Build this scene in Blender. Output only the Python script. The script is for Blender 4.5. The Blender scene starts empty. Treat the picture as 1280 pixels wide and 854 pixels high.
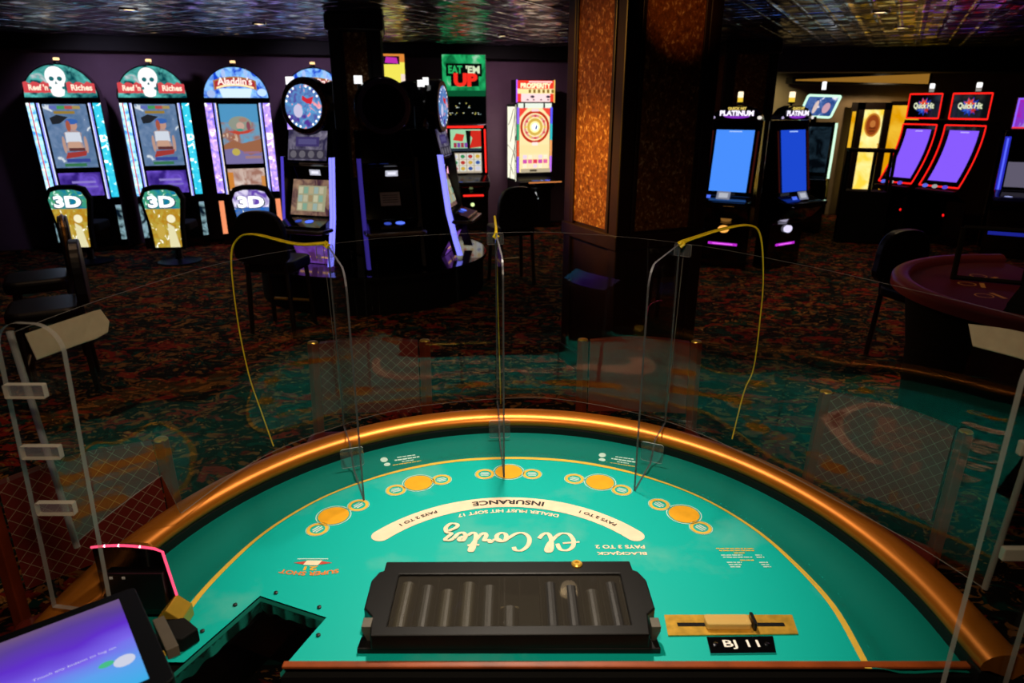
import bpy, bmesh, math, random
from mathutils import Vector, Matrix
rnd = random.Random(7)
PI = math.pi
SC = bpy.context.scene
COL = SC.collection
F_PX = 853.0
PITCH = math.radians(19.2)
CAMZ = 1.92

# ---------- where a point of the photograph lies in the room
def ray(x, y):
    a = (x - 640) / F_PX; b = -(y - 427) / F_PX
    return Vector((a, math.cos(PITCH) + b * math.sin(PITCH), -math.sin(PITCH) + b * math.cos(PITCH)))
def pl(x, y, z):
    d = ray(x, y); return Vector((0, 0, CAMZ)) + d * ((z - CAMZ) / d.z)
def at(x, y, Y):
    d = ray(x, y); return Vector((0, 0, CAMZ)) + d * (Y / d.y)

# ---------- colours and materials
def lin(c):
    if isinstance(c, str):
        c = c.lstrip('#'); c = [int(c[i:i + 2], 16) / 255 for i in (0, 2, 4)]
        return tuple(v / 12.92 if v <= .04045 else ((v + .055) / 1.055) ** 2.4 for v in c)
    return tuple(c)
MATS = {}
def mat(name, col='#808080', rough=.5, metal=0., spec=.5, coat=0., noise=0., nscale=40., bump=0., bscale=80.):
    if name in MATS: return MATS[name]
    m = bpy.data.materials.new(name); m.use_nodes = True
    nt = m.node_tree; b = nt.nodes['Principled BSDF']
    c = lin(col)
    b.inputs['Base Color'].default_value = (*c, 1)
    b.inputs['Roughness'].default_value = rough
    b.inputs['Metallic'].default_value = metal
    b.inputs['Specular IOR Level'].default_value = spec
    b.inputs['Coat Weight'].default_value = coat
    tc = nt.nodes.new('ShaderNodeTexCoord')
    nz = nt.nodes.new('ShaderNodeTexNoise'); nz.inputs['Scale'].default_value = nscale; nz.inputs['Detail'].default_value = 4
    nt.links.new(tc.outputs['Object'], nz.inputs['Vector'])
    rp = nt.nodes.new('ShaderNodeValToRGB')
    k = max(noise, .06)
    rp.color_ramp.elements[0].position = .3; rp.color_ramp.elements[1].position = .7
    rp.color_ramp.elements[0].color = (*[v * (1 - k) for v in c], 1)
    rp.color_ramp.elements[1].color = (*[min(1, v * (1 + k)) for v in c], 1)
    nt.links.new(nz.outputs['Fac'], rp.inputs['Fac']); nt.links.new(rp.outputs['Color'], b.inputs['Base Color'])
    if bump:
        n2 = nt.nodes.new('ShaderNodeTexNoise'); n2.inputs['Scale'].default_value = bscale; n2.inputs['Detail'].default_value = 3
        nt.links.new(tc.outputs['Object'], n2.inputs['Vector'])
        bp = nt.nodes.new('ShaderNodeBump'); bp.inputs['Strength'].default_value = bump; bp.inputs['Distance'].default_value = .01
        nt.links.new(n2.outputs['Fac'], bp.inputs['Height']); nt.links.new(bp.outputs['Normal'], b.inputs['Normal'])
    MATS[name] = m
    return m
def glow(col, s=1.0, sample=False):
    key = 'glow_%s_%.2f_%d' % (col, s, sample)
    if key in MATS: return MATS[key]
    m = bpy.data.materials.new(key); m.use_nodes = True
    nt = m.node_tree; nt.nodes.remove(nt.nodes['Principled BSDF'])
    e = nt.nodes.new('ShaderNodeEmission'); e.inputs['Color'].default_value = (*lin(col), 1); e.inputs['Strength'].default_value = s
    nt.links.new(e.outputs[0], nt.nodes['Material Output'].inputs['Surface'])
    m.cycles.emission_sampling = 'AUTO' if sample else 'NONE'
    MATS[key] = m
    return m
def acrylic(name, tint=(1, 1, 1), ior=1.40, rough=0., haze=0., hazecol=(.5, .5, .5), f90=1.):
    if name in MATS: return MATS[name]
    m = bpy.data.materials.new(name); m.use_nodes = True
    nt = m.node_tree; nt.nodes.remove(nt.nodes['Principled BSDF'])
    out = nt.nodes['Material Output']
    tr = nt.nodes.new('ShaderNodeBsdfTransparent'); tr.inputs['Color'].default_value = (*tint, 1)
    gl = nt.nodes.new('ShaderNodeBsdfGlossy'); gl.inputs['Roughness'].default_value = rough
    # Schlick reflectance, the same from both sides of the sheet
    ge = nt.nodes.new('ShaderNodeNewGeometry'); dt = nt.nodes.new('ShaderNodeVectorMath'); dt.operation = 'DOT_PRODUCT'
    nt.links.new(ge.outputs['Incoming'], dt.inputs[0]); nt.links.new(ge.outputs['Normal'], dt.inputs[1])
    def mth(op, a, b=None):
        n = nt.nodes.new('ShaderNodeMath'); n.operation = op
        for i, v in enumerate((a, b)):
            if v is None: continue
            if isinstance(v, (int, float)): n.inputs[i].default_value = v
            else: nt.links.new(v, n.inputs[i])
        return n.outputs[0]
    f0 = ((ior - 1) / (ior + 1)) ** 2
    sch = mth('ADD', mth('MULTIPLY', mth('POWER', mth('SUBTRACT', 1.0, mth('ABSOLUTE', dt.outputs['Value'])), 5.0), f90 - f0), f0)
    mx = nt.nodes.new('ShaderNodeMixShader')
    nt.links.new(sch, mx.inputs['Fac']); nt.links.new(tr.outputs[0], mx.inputs[1]); nt.links.new(gl.outputs[0], mx.inputs[2])
    last = mx
    if haze:
        df = nt.nodes.new('ShaderNodeBsdfDiffuse'); df.inputs['Color'].default_value = (*hazecol, 1)
        m2 = nt.nodes.new('ShaderNodeMixShader'); m2.inputs['Fac'].default_value = haze
        nt.links.new(mx.outputs[0], m2.inputs[1]); nt.links.new(df.outputs[0], m2.inputs[2]); last = m2
    nt.links.new(last.outputs[0], out.inputs['Surface'])
    MATS[name] = m
    return m

# ---------- text outlines from the built-in font
TXT = {}
def text2d(s, bold=.0):
    key = (s, bold)
    if key in TXT: return TXT[key]
    cu = bpy.data.curves.new('t', 'FONT'); cu.body = s; cu.size = 1; cu.offset = bold; cu.resolution_u = 3
    o = bpy.data.objects.new('t', cu); COL.objects.link(o)
    dg = bpy.context.evaluated_depsgraph_get()
    me = bpy.data.meshes.new_from_object(o.evaluated_get(dg))
    vs = [(v.co.x, v.co.y) for v in me.vertices]; fs = [tuple(p.vertices) for p in me.polygons]
    bpy.data.objects.remove(o); bpy.data.meshes.remove(me); bpy.data.curves.remove(cu)
    if vs:
        x0 = min(v[0] for v in vs); x1 = max(v[0] for v in vs); y0 = min(v[1] for v in vs); y1 = max(v[1] for v in vs)
        vs = [(v[0] - (x0 + x1) / 2, v[1] - (y0 + y1) / 2) for v in vs]
        TXT[key] = (vs, fs, x1 - x0, y1 - y0)
    else: TXT[key] = ([], [], 1, 1)
    return TXT[key]
def spline(pts, n=8, closed=False):
    P = [Vector(p) for p in pts]; out = []
    N = len(P); rng = N if closed else N - 1
    for i in range(rng):
        if closed: p0, p1, p2, p3 = P[i - 1], P[i], P[(i + 1) % N], P[(i + 2) % N]
        else:
            p1, p2 = P[i], P[i + 1]
            p0 = P[i - 1] if i else p1 * 2 - p2
            p3 = P[i + 2] if i + 2 < N else p2 * 2 - p1
        for k in range(n):
            t = k / n
            out.append(.5 * ((2 * p1) + (p2 - p0) * t + (2 * p0 - 5 * p1 + 4 * p2 - p3) * t * t + (3 * p1 - p0 - 3 * p2 + p3) * t ** 3))
    if not closed: out.append(P[-1])
    return out

# ---------- mesh builder
class MB:
    def __init__(s): s.v = []; s.f = []; s.m = []; s.mats = []
    def mi(s, m):
        if m not in s.mats: s.mats.append(m)
        return s.mats.index(m)
    def add(s, vs, fs, m):
        b = len(s.v); s.v += [Vector(p) for p in vs]; i = s.mi(m)
        for f in fs: s.f.append([b + k for k in f]); s.m.append(i)
        return s
    def box(s, x0, x1, y0, y1, z0, z1, m, M4=None):
        vs = [(x, y, z) for z in (z0, z1) for x, y in ((x0, y0), (x1, y0), (x1, y1), (x0, y1))]
        if M4: vs = [M4 @ Vector(p) for p in vs]
        return s.add(vs, [(3, 2, 1, 0), (4, 5, 6, 7), (0, 1, 5, 4), (1, 2, 6, 5), (2, 3, 7, 6), (3, 0, 4, 7)], m)
    def prism(s, poly, axis, a, b, m, side=None, M4=None):
        n = len(poly)
        mk = {'z': lambda p, t: (p[0], p[1], t), 'y': lambda p, t: (p[0], t, p[1]), 'x': lambda p, t: (t, p[0], p[1])}[axis]
        vs = [mk(p, a) for p in poly] + [mk(p, b) for p in poly]
        if M4: vs = [M4 @ Vector(p) for p in vs]
        s.add(vs, [tuple(range(n))[::-1], tuple(range(n, 2 * n))], m)
        base = len(s.v) - 2 * n; i = s.mi(side or m)
        for k in range(n):
            s.f.append([base + k, base + (k + 1) % n, base + n + (k + 1) % n, base + n + k]); s.m.append(i)
        return s
    def loops(s, loops, m, closed_ring=True, cap=True, closed_path=False):
        n = len(loops[0]); base = len(s.v); i = s.mi(m)
        for L in loops: s.v += [Vector(p) for p in L]
        R = len(loops)
        for r in range(R if closed_path else R - 1):
            a = base + r * n; b = base + ((r + 1) % R) * n
            for k in range(n if closed_ring else n - 1):
                k2 = (k + 1) % n
                s.f.append([a + k, a + k2, b + k2, b + k]); s.m.append(i)
        if cap and not closed_path and closed_ring:
            s.f.append([base + k for k in range(n)][::-1]); s.m.append(i)
            s.f.append([base + (R - 1) * n + k for k in range(n)]); s.m.append(i)
        return s
    def tube(s, pts, r, m, n=8, flat=1.0, up=None):
        P = [Vector(p) for p in pts]; L = []
        ref = Vector(up) if up else None
        for i, p in enumerate(P):
            d = (P[min(i + 1, len(P) - 1)] - P[max(i - 1, 0)]).normalized()
            if ref is None: ref = Vector((0, 0, 1)) if abs(d.z) < .9 else Vector((1, 0, 0))
            a = d.cross(ref).normalized(); b = a.cross(d).normalized(); 
            if not up: ref = b
            rr = r[i] if isinstance(r, (list, tuple)) else r
            L.append([p + a * (rr * math.cos(2 * PI * k / n)) + b * (rr * flat * math.sin(2 * PI * k / n)) for k in range(n)])
        return s.loops(L, m)
    def lathe(s, prof, m, n=24, M4=None, cap=True):
        L = []
        for r, z in prof:
            ring = [Vector((r * math.cos(2 * PI * k / n), r * math.sin(2 * PI * k / n), z)) for k in range(n)]
            L.append([M4 @ p for p in ring] if M4 else ring)
        return s.loops(L, m, cap=cap)
    def flatpoly(s, pts, fr, off, m):
        return s.add([fr(u, v, off) for u, v in pts], [tuple(range(len(pts)))], m)
    def build(s, name, parent=None, bevel=0, smooth=False, seg=2, angle=.6):
        me = bpy.data.meshes.new(name)
        me.from_pydata([tuple(p) for p in s.v], [], s.f)
        for m in s.mats: me.materials.append(m)
        me.polygons.foreach_set('material_index', s.m)
        bm = bmesh.new(); bm.from_mesh(me)
        bmesh.ops.remove_doubles(bm, verts=bm.verts, dist=1e-6)
        bmesh.ops.recalc_face_normals(bm, faces=bm.faces)
        bm.to_mesh(me); bm.free()
        if smooth:
            for p in me.polygons: p.use_smooth = True
            me.set_sharp_from_angle(angle=angle)
        me.update()
        o = bpy.data.objects.new(name, me); COL.objects.link(o)
        if parent: o.parent = parent
        if bevel:
            b = o.modifiers.new('bevel', 'BEVEL'); b.width = bevel; b.segments = seg; b.limit_method = 'ANGLE'; b.angle_limit = .7
        return o

def thing(name, label, cat, loc=(0, 0, 0), rz=0, group=None):
    o = bpy.data.objects.new(name, None); COL.objects.link(o); o.empty_display_size = .1
    o.location = loc; o.rotation_euler = (0, 0, rz)
    return tag(o, label, cat, group)
def tag(o, label, cat, group=None):
    o['label'] = label; o['category'] = cat
    if group: o['group'] = group
    return o
def struct(o): o['kind'] = 'structure'; return o
def dup(root, loc=None, rz=None, label=None, group=None):
    r = root.copy(); COL.objects.link(r)
    if loc is not None: r.location = loc
    if rz is not None: r.rotation_euler = (0, 0, rz)
    if label: r['label'] = label
    if group: r['group'] = group
    for ch in list(root.children):
        c = ch.copy(); COL.objects.link(c); c.parent = r
        for g in list(ch.children):
            d = g.copy(); COL.objects.link(d); d.parent = c
    return r
def rotm(axis, ang, loc=(0, 0, 0)): return Matrix.Translation(loc) @ Matrix.Rotation(ang, 4, axis)
def rrect(x0, x1, y0, y1, r, n=5):
    pts = []
    for cx, cy, a in ((x1 - r, y0 + r, -PI / 2), (x1 - r, y1 - r, 0), (x0 + r, y1 - r, PI / 2), (x0 + r, y0 + r, PI)):
        for k in range(n + 1):
            t = a + PI / 2 * k / n; pts.append((cx + r * math.cos(t), cy + r * math.sin(t)))
    return pts
def ell(cu, cv, ru, rv, n=28): return [(cu + ru * math.cos(2 * PI * k / n), cv + rv * math.sin(2 * PI * k / n)) for k in range(n)]
def ring_quads(mb, cu, cv, r0, r1, fr, off, m, n=36, sq=1):
    a = [fr(cu + r0 * math.cos(2 * PI * k / n), cv + r0 * sq * math.sin(2 * PI * k / n), off) for k in range(n)]
    b = [fr(cu + r1 * math.cos(2 * PI * k / n), cv + r1 * sq * math.sin(2 * PI * k / n), off) for k in range(n)]
    mb.add(a + b, [(k, (k + 1) % n, n + (k + 1) % n, n + k) for k in range(n)], m)
def put_text(mb, s, cu, cv, h, fr, off, m, bold=0, width=None, rot=0, flip=False, stretch=1):
    vs, fs, w, hh = text2d(s, bold)
    k = h / hh; kx = (width / w) if width else k * stretch
    c, sn = math.cos(rot), math.sin(rot)
    out = []
    for x, y in vs:
        x *= kx; y *= k
        if flip: x, y = -x, -y
        out.append(fr(cu + x * c - y * sn, cv + x * sn + y * c, off))
    mb.add(out, fs, m)
def art(parent, name, layers, fr, gap=.0015, s=1.0, sample=False):
    """a printed or glowing picture: layers of flat shapes, one mesh"""
    mb = MB(); off = 0
    for L in layers:
        k = L[0]; off += gap
        if k == 'rect': u0, v0, u1, v1 = L[1:5]; mb.flatpoly([(u0, v0), (u1, v0), (u1, v1), (u0, v1)], fr, off, glow(L[5], L[6] if len(L) > 6 else s, sample))
        elif k == 'ell': mb.flatpoly(ell(*L[1:5]), fr, off, glow(L[5], L[6] if len(L) > 6 else s, sample))
        elif k == 'poly': mb.flatpoly(L[1], fr, off, glow(L[2], L[3] if len(L) > 3 else s, sample))
        elif k == 'ring': ring_quads(mb, L[1], L[2], L[3], L[4], fr, off, glow(L[5], L[6] if len(L) > 6 else s))
        elif k == 'text': put_text(mb, L[1], L[2], L[3], L[4], fr, off, glow(L[5], L[7] if len(L) > 7 else s), bold=L[8] if len(L) > 8 else .02, width=L[6] if len(L) > 6 else None, rot=L[9] if len(L) > 9 else 0)
    return mb.build(name, parent)
def frame(o, U, V):
    o, U, V = Vector(o), Vector(U), Vector(V); N = U.cross(V).normalized()
    return lambda u, v, off=0: o + U * u + V * v + N * off
def spot(name, loc, tgt, energy, col, ang, blend=.6, size=.05):
    l = bpy.data.lights.new(name, 'SPOT'); l.energy = energy; l.color = col; l.spot_size = math.radians(ang); l.spot_blend = blend; l.shadow_soft_size = size
    o = bpy.data.objects.new(name, l); COL.objects.link(o); o.location = loc
    o.rotation_euler = (Vector(tgt) - Vector(loc)).to_track_quat('-Z', 'Y').to_euler()
    return o
def area(name, loc, tgt, energy, col, sx, sy):
    l = bpy.data.lights.new(name, 'AREA'); l.energy = energy; l.color = col; l.shape = 'RECTANGLE'; l.size = sx; l.size_y = sy
    o = bpy.data.objects.new(name, l); COL.objects.link(o); o.location = loc
    o.rotation_euler = (Vector(tgt) - Vector(loc)).to_track_quat('-Z', 'Y').to_euler()
    return o
# ================= SETTING =================
def carpet_material():
    m = bpy.data.materials.new('patterned_carpet'); m.use_nodes = True
    nt = m.node_tree; N = nt.nodes; L = nt.links; b = N['Principled BSDF']
    b.inputs['Roughness'].default_value = .95; b.inputs['Specular IOR Level'].default_value = .1
    tc = N.new('ShaderNodeTexCoord'); mp = N.new('ShaderNodeMapping'); L.new(tc.outputs['Object'], mp.inputs['Vector'])
    mp.inputs['Scale'].default_value = (1.4, 1.9, 2)
    wz = N.new('ShaderNodeTexNoise'); wz.inputs['Scale'].default_value = 1.6; wz.inputs['Detail'].default_value = 3
    L.new(mp.outputs[0], wz.inputs['Vector'])
    add = N.new('ShaderNodeMix'); add.data_type = 'RGBA'; add.blend_type = 'ADD'; add.inputs[0].default_value = .55
    L.new(mp.outputs[0], add.inputs[6]); L.new(wz.outputs['Color'], add.inputs[7])
    def noise(sc, det, dist, off):
        o = N.new('ShaderNodeMapping'); o.inputs['Location'].default_value = off; L.new(add.outputs[2], o.inputs['Vector'])
        n = N.new('ShaderNodeTexNoise'); n.inputs['Scale'].default_value = sc; n.inputs['Detail'].default_value = det; n.inputs['Distortion'].default_value = dist
        L.new(o.outputs[0], n.inputs['Vector']); return n.outputs['Fac']
    def step(sock, a, c):
        r = N.new('ShaderNodeMapRange'); r.inputs['From Min'].default_value = a; r.inputs['From Max'].default_value = c; L.new(sock, r.inputs['Value']); return r.outputs[0]
    def mix(prev, col, fac):
        x = N.new('ShaderNodeMix'); x.data_type = 'RGBA'; L.new(fac, x.inputs[0])
        if isinstance(prev, str): x.inputs[6].default_value = (*lin(prev), 1)
        else: L.new(prev, x.inputs[6])
        x.inputs[7].default_value = (*lin(col), 1); return x.outputs[2]
    c = mix('#171512', '#0e3a34', step(noise(3.6, 3, .8, (3, 1, 0)), .52, .58))
    c = mix(c, '#8c2416', step(noise(3.0, 3, .7, (9, 4, 0)), .55, .59))
    c = mix(c, '#8c5e2c', step(noise(5.2, 4, 1.8, (1, 7, 0)), .55, .59))
    c = mix(c, '#5c1210', step(noise(5.5, 2, .8, (5, 5, 0)), .62, .65))
    c = mix(c, '#c08a4a', step(noise(6.5, 4, 2.2, (2, 9, 0)), .65, .68))
    c = mix(c, '#12100c', step(noise(6.5, 4, 1.6, (8, 2, 0)), .54, .58))
    L.new(c, b.inputs['Base Color'])
    return m
def tin_ceiling():
    m = bpy.data.materials.new('pressed_tin_ceiling'); m.use_nodes = True
    nt = m.node_tree; N = nt.nodes; L = nt.links; b = N['Principled BSDF']
    b.inputs['Metallic'].default_value = .9; b.inputs['Roughness'].default_value = .16
    tc = N.new('ShaderNodeTexCoord'); mp = N.new('ShaderNodeMapping'); L.new(tc.outputs['Object'], mp.inputs['Vector'])
    mp.inputs['Rotation'].default_value = (0, 0, .5)
    br = N.new('ShaderNodeTexBrick'); br.offset = 0; br.inputs['Scale'].default_value = 1.0
    br.inputs['Brick Width'].default_value = .6; br.inputs['Row Height'].default_value = .6; br.inputs['Mortar Size'].default_value = .05; br.inputs['Mortar Smooth'].default_value = .5
    L.new(mp.outputs[0], br.inputs['Vector'])
    b2 = N.new('ShaderNodeTexBrick'); b2.offset = 0; b2.inputs['Scale'].default_value = 1.0
    b2.inputs['Brick Width'].default_value = .2; b2.inputs['Row Height'].default_value = .2; b2.inputs['Mortar Size'].default_value = .03; b2.inputs['Mortar Smooth'].default_value = .8
    L.new(mp.outputs[0], b2.inputs['Vector'])
    nz = N.new('ShaderNodeTexNoise'); nz.inputs['Scale'].default_value = 2.5; L.new(mp.outputs[0], nz.inputs['Vector'])
    a = N.new('ShaderNodeMath'); a.operation = 'ADD'; L.new(br.outputs['Fac'], a.inputs[0]); L.new(b2.outputs['Fac'], a.inputs[1])
    a2 = N.new('ShaderNodeMath'); a2.operation = 'ADD'; L.new(a.outputs[0], a2.inputs[0]); L.new(nz.outputs['Fac'], a2.inputs[1])
    bp = N.new('ShaderNodeBump'); bp.inputs['Strength'].default_value = .5; bp.inputs['Distance'].default_value = .02
    L.new(a2.outputs[0], bp.inputs['Height'])
    vo = N.new('ShaderNodeTexVoronoi'); vo.distance = 'CHEBYCHEV'; vo.inputs['Scale'].default_value = 6.5; vo.inputs['Randomness'].default_value = .15; L.new(mp.outputs[0], vo.inputs['Vector'])
    s1 = N.new('ShaderNodeVectorMath'); s1.operation = 'SUBTRACT'; s1.inputs[1].default_value = (.5, .5, .5); L.new(vo.outputs['Color'], s1.inputs[0])
    s2 = N.new('ShaderNodeVectorMath'); s2.operation = 'SCALE'; s2.inputs['Scale'].default_value = .22; L.new(s1.outputs[0], s2.inputs[0])
    s3 = N.new('ShaderNodeVectorMath'); s3.operation = 'ADD'; L.new(bp.outputs[0], s3.inputs[0]); L.new(s2.outputs[0], s3.inputs[1])
    s4 = N.new('ShaderNodeVectorMath'); s4.operation = 'NORMALIZE'; L.new(s3.outputs[0], s4.inputs[0]); L.new(s4.outputs[0], b.inputs['Normal'])
    rp = N.new('ShaderNodeMix'); rp.data_type = 'RGBA'; L.new(br.outputs['Fac'], rp.inputs[0])
    rp.inputs[6].default_value = (.13, .14, .17, 1); rp.inputs[7].default_value = (.50, .55, .68, 1)
    L.new(rp.outputs[2], b.inputs['Base Color'])
    return m
M_CARPET = carpet_material(); M_TIN = tin_ceiling()
M_WALL = mat('mauve_wall_paint', '#8c6c84', .8, noise=.1, nscale=3)
M_BEIGE = mat('beige_wall_paint', '#a89070', .8, noise=.1, nscale=3)
M_BLACK = mat('black_plastic', '#0b0b0c', .35)
M_MATTE = mat('black_matte', '#0a0a0a', .8, spec=.2)
M_GLOSS = mat('black_gloss', '#060607', .12, coat=.5)
M_SOFFIT = mat('black_soffit_paint', '#0c0b0c', .7)
M_DWOOD = mat('dark_brown_wood', '#2a140b', .35, noise=.5, nscale=9)
M_CHROME = mat('chrome', '#c8c8cc', .12, 1)
M_BRASS = mat('brushed_brass', '#e0b044', .3, .5, noise=.2, nscale=60)

CEIL = 2.75
WA, WB = Vector((-9.0, 8.70, 0)), Vector((2.9, 12.63, 0))
def wallseg(name, a, b, z0, z1, m, th=.12):
    d = (b - a).normalized(); n = Vector((-d.y, d.x, 0)) * th
    mb = MB(); mb.prism([(p.x, p.y) for p in (a, b, b + n, a + n)], 'z', z0, z1, m)
    return struct(mb.build(name))
mb = MB(); mb.box(-9.2, 10.2, -4.2, 16.2, -.1, 0, M_CARPET); struct(mb.build('floor'))
mb = MB(); mb.box(-9.2, 10.2, -4.2, 16.2, CEIL, CEIL + .1, M_TIN); struct(mb.build('ceiling'))
wallseg('wall_back', WA, WB, 0, CEIL, M_WALL)
wallseg('wall_far', Vector((2.6, 12.7, 0)), Vector((10, 12.7, 0)), 0, CEIL, M_BEIGE)
wallseg('wall_right', Vector((10, 12.8, 0)), Vector((10, -4.1, 0)), 0, CEIL, M_WALL)
wallseg('wall_left', Vector((-9, -4.1, 0)), Vector((-9, 8.75, 0)), 0, CEIL, M_WALL)
wallseg('wall_front', Vector((10, -4, 0)), Vector((-9, -4, 0)), 0, CEIL, M_WALL)
# black crown bands under the ceiling
d = (WB - WA).normalized(); n = Vector((d.y, -d.x, 0))
mb = MB(); mb.prism([(p.x, p.y) for p in (WA + n * .25, WB + n * .25, WB, WA)], 'z', 2.58, CEIL, M_SOFFIT); struct(mb.build('trim_1'))
mb = MB(); mb.box(2.75, 9.98, 11.6, 12.4, 2.4, CEIL - .001, M_SOFFIT); struct(mb.build('trim_2'))
# ================= DOWNLIGHTS =================
LAMPS = [at(325, 45, 8.2), at(164, 28, 7.0), at(628, 53, 9.6), at(1097, 35, 7.2), at(1125, 43, 8.6), at(826, 57, 9.5), at(1190, 12, 6.3), None]
_r = ray(711, 741); _p = pl(711, 741, .962); LAMPS[-1] = _p + Vector((_r.x, _r.y, -_r.z)) * ((2.75 - .962) / -_r.z)
M_LENS = glow('#ffd9a0', 3.0, True)
lamp0 = None
places = ['above the arched machines', 'ahead of the skull machines, at the top left', 'between the two green and wheel machines', 'above the red-edged machines on the right', 'farther back above the red-edged machines', 'beside the brown pillar on its right', 'at the far right edge of the ceiling', 'mirrored as an amber oval in the chip tray window']
for p, w in zip(LAMPS, places):
    if lamp0 is None:
        lamp0 = t = thing('ceiling_downlight', '', 'ceiling light', (p.x, p.y, CEIL), 0, 'recessed ceiling downlights')
        mb = MB(); mb.lathe([(.055, -.004), (.085, -.012), (.09, 0), (.055, 0)], M_CHROME, 24, cap=False); mb.build('trim_ring', t, smooth=True)
        mb = MB(); mb.lathe([(.0001, -.003), (.056, -.003)], M_LENS, 20, cap=False); mb.build('lens', t)
    else: t = dup(lamp0, (p.x, p.y, CEIL))
    t['label'] = 'small round recessed ceiling downlight ' + w

# ================= BLACKJACK TABLE =================
TZ = .92
def rail_curve(a, b, c=1.1, y0=1.0, n=64):
    pts = [(a, y0)]
    pts += [(a * math.cos(PI * k / n), c + b * math.sin(PI * k / n)) for k in range(n + 1)]
    return pts + [(-a, y0)]
def felt_material(name, c1, c2):
    m = bpy.data.materials.new(name); m.use_nodes = True
    nt = m.node_tree; N = nt.nodes; L = nt.links; b = N['Principled BSDF']
    b.inputs['Roughness'].default_value = .5; b.inputs['Specular IOR Level'].default_value = .22
    tc = N.new('ShaderNodeTexCoord')
    nz = N.new('ShaderNodeTexNoise'); nz.inputs['Scale'].default_value = 3.2; nz.inputs['Detail'].default_value = 5; nz.inputs['Roughness'].default_value = .6
    L.new(tc.outputs['Object'], nz.inputs['Vector'])
    rp = N.new('ShaderNodeMapRange'); rp.inputs['From Min'].default_value = .55; rp.inputs['From Max'].default_value = .78; rp.inputs['To Max'].default_value = .6; L.new(nz.outputs['Fac'], rp.inputs['Value'])
    mx = N.new('ShaderNodeMix'); mx.data_type = 'RGBA'; L.new(rp.outputs[0], mx.inputs[0])
    mx.inputs[6].default_value = (*lin(c1), 1); mx.inputs[7].default_value = (*lin(c2), 1)
    n2 = N.new('ShaderNodeTexNoise'); n2.inputs['Scale'].default_value = 900; L.new(tc.outputs['Object'], n2.inputs['Vector'])
    bp = N.new('ShaderNodeBump'); bp.inputs['Strength'].default_value = .12; bp.inputs['Distance'].default_value = .001; L.new(n2.outputs['Fac'], bp.inputs['Height'])
    L.new(bp.outputs[0], b.inputs['Normal']); L.new(mx.outputs[2], b.inputs['Base Color'])
    return m
M_BORDER = felt_material('deep_teal_felt', '#00766a', '#1c8072')
M_FELT = felt_material('teal_felt', '#00b0a6', '#74b8a8')
M_COPPER = mat('copper_vinyl', '#c8741e', .35, .58, noise=.06, nscale=12)
M_LIP = mat('black_vinyl', '#080707', .5)
M_EDGEW = mat('reddish_wood_edge', '#8a3f16', .35, noise=.3, nscale=14)
M_YEL = mat('print_yellow', '#e0b83c', .6); M_ORA = mat('print_amber', '#e8a500', .6)
M_CRE = mat('print_cream', '#f0d8b8', .6); M_INK = mat('print_black', '#15100d', .6); M_WHI = mat('print_pale', '#bfe0d4', .6); M_ORR = mat('print_orange', '#e07818', .6); M_RED = mat('print_red', '#c04030', .6)

table = thing('blackjack_table', 'semicircular teal blackjack table with copper padded rail, nearest the camera', 'game table')
HA, HB, HC, HD = pl(325, 745, TZ), pl(408, 772, TZ), pl(352, 834, TZ), pl(220, 834, TZ)
HC.y = HD.y = 1.0
half = [(0, 1.811), (.15, 1.797), (.28, 1.757), (.40, 1.692), (.515, 1.598), (.60, 1.468), (.645, 1.34), (.676, 1.18), (.668, 1.006)]
yl = [Vector((-x, y, 0)) for x, y in half[::-1]] + [Vector((x, y, 0)) for x, y in half[1:]]
YL = spline(yl, 6)
def ynorm(x, y):      # 1 on the yellow line, more outside
    return math.hypot(x / .676, max(y - 1.05, 0) / .761)
def felt_h(x, y):
    r = ynorm(x, y)
    def sm(a, b): t = min(1, max(0, (r - a) / (b - a))); return t * t * (3 - 2 * t)
    return .012 * (1 - sm(1.015, 1.09)) + .004 * sm(1.12, 1.2) * (1 - sm(1.22, 1.30))
# felt: fine grid cut to the rail and to the opening
bm = bmesh.new()
nx, ny = 150, 92
grid = [[bm.verts.new((-.9 + 1.8 * i / nx, 1.022 + 1.02 * j / ny, 0)) for i in range(nx + 1)] for j in range(ny + 1)]
for j in range(ny):
    for i in range(nx): bm.faces.new((grid[j][i], grid[j][i + 1], grid[j + 1][i + 1], grid[j + 1][i]))
quad = [HA, HB, HC, HD]
for k in range(4):
    a, b_ = quad[k], quad[(k + 1) % 4]
    e = b_ - a; nrm = Vector((e.y, -e.x, 0))
    if k == 2: continue
    bmesh.ops.bisect_plane(bm, geom=bm.verts[:] + bm.edges[:] + bm.faces[:], plane_co=(a.x, a.y, 0), plane_no=nrm)
def inside(c):
    s = [(quad[(k + 1) % 4].x - quad[k].x) * (c.y - quad[k].y) - (quad[(k + 1) % 4].y - quad[k].y) * (c.x - quad[k].x) for k in range(4)]
    return all(v < 0 for v in s) or all(v > 0 for v in s)
kill = [f for f in bm.faces if inside(f.calc_center_median()) or math.hypot(f.calc_center_median().x / .885, max(0, f.calc_center_median().y - 1.1) / .925) > 1]
bmesh.ops.delete(bm, geom=kill, context='FACES')
for v in bm.verts: v.co.z = TZ - .012 + felt_h(v.co.x, v.co.y)
me = bpy.data.meshes.new('playing_surface'); bm.to_mesh(me); bm.free(); me.materials.append(M_FELT)
for p in me.polygons: p.use_smooth = True
felt = bpy.data.objects.new('playing_surface', me); COL.objects.link(felt); felt.parent = table
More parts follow.
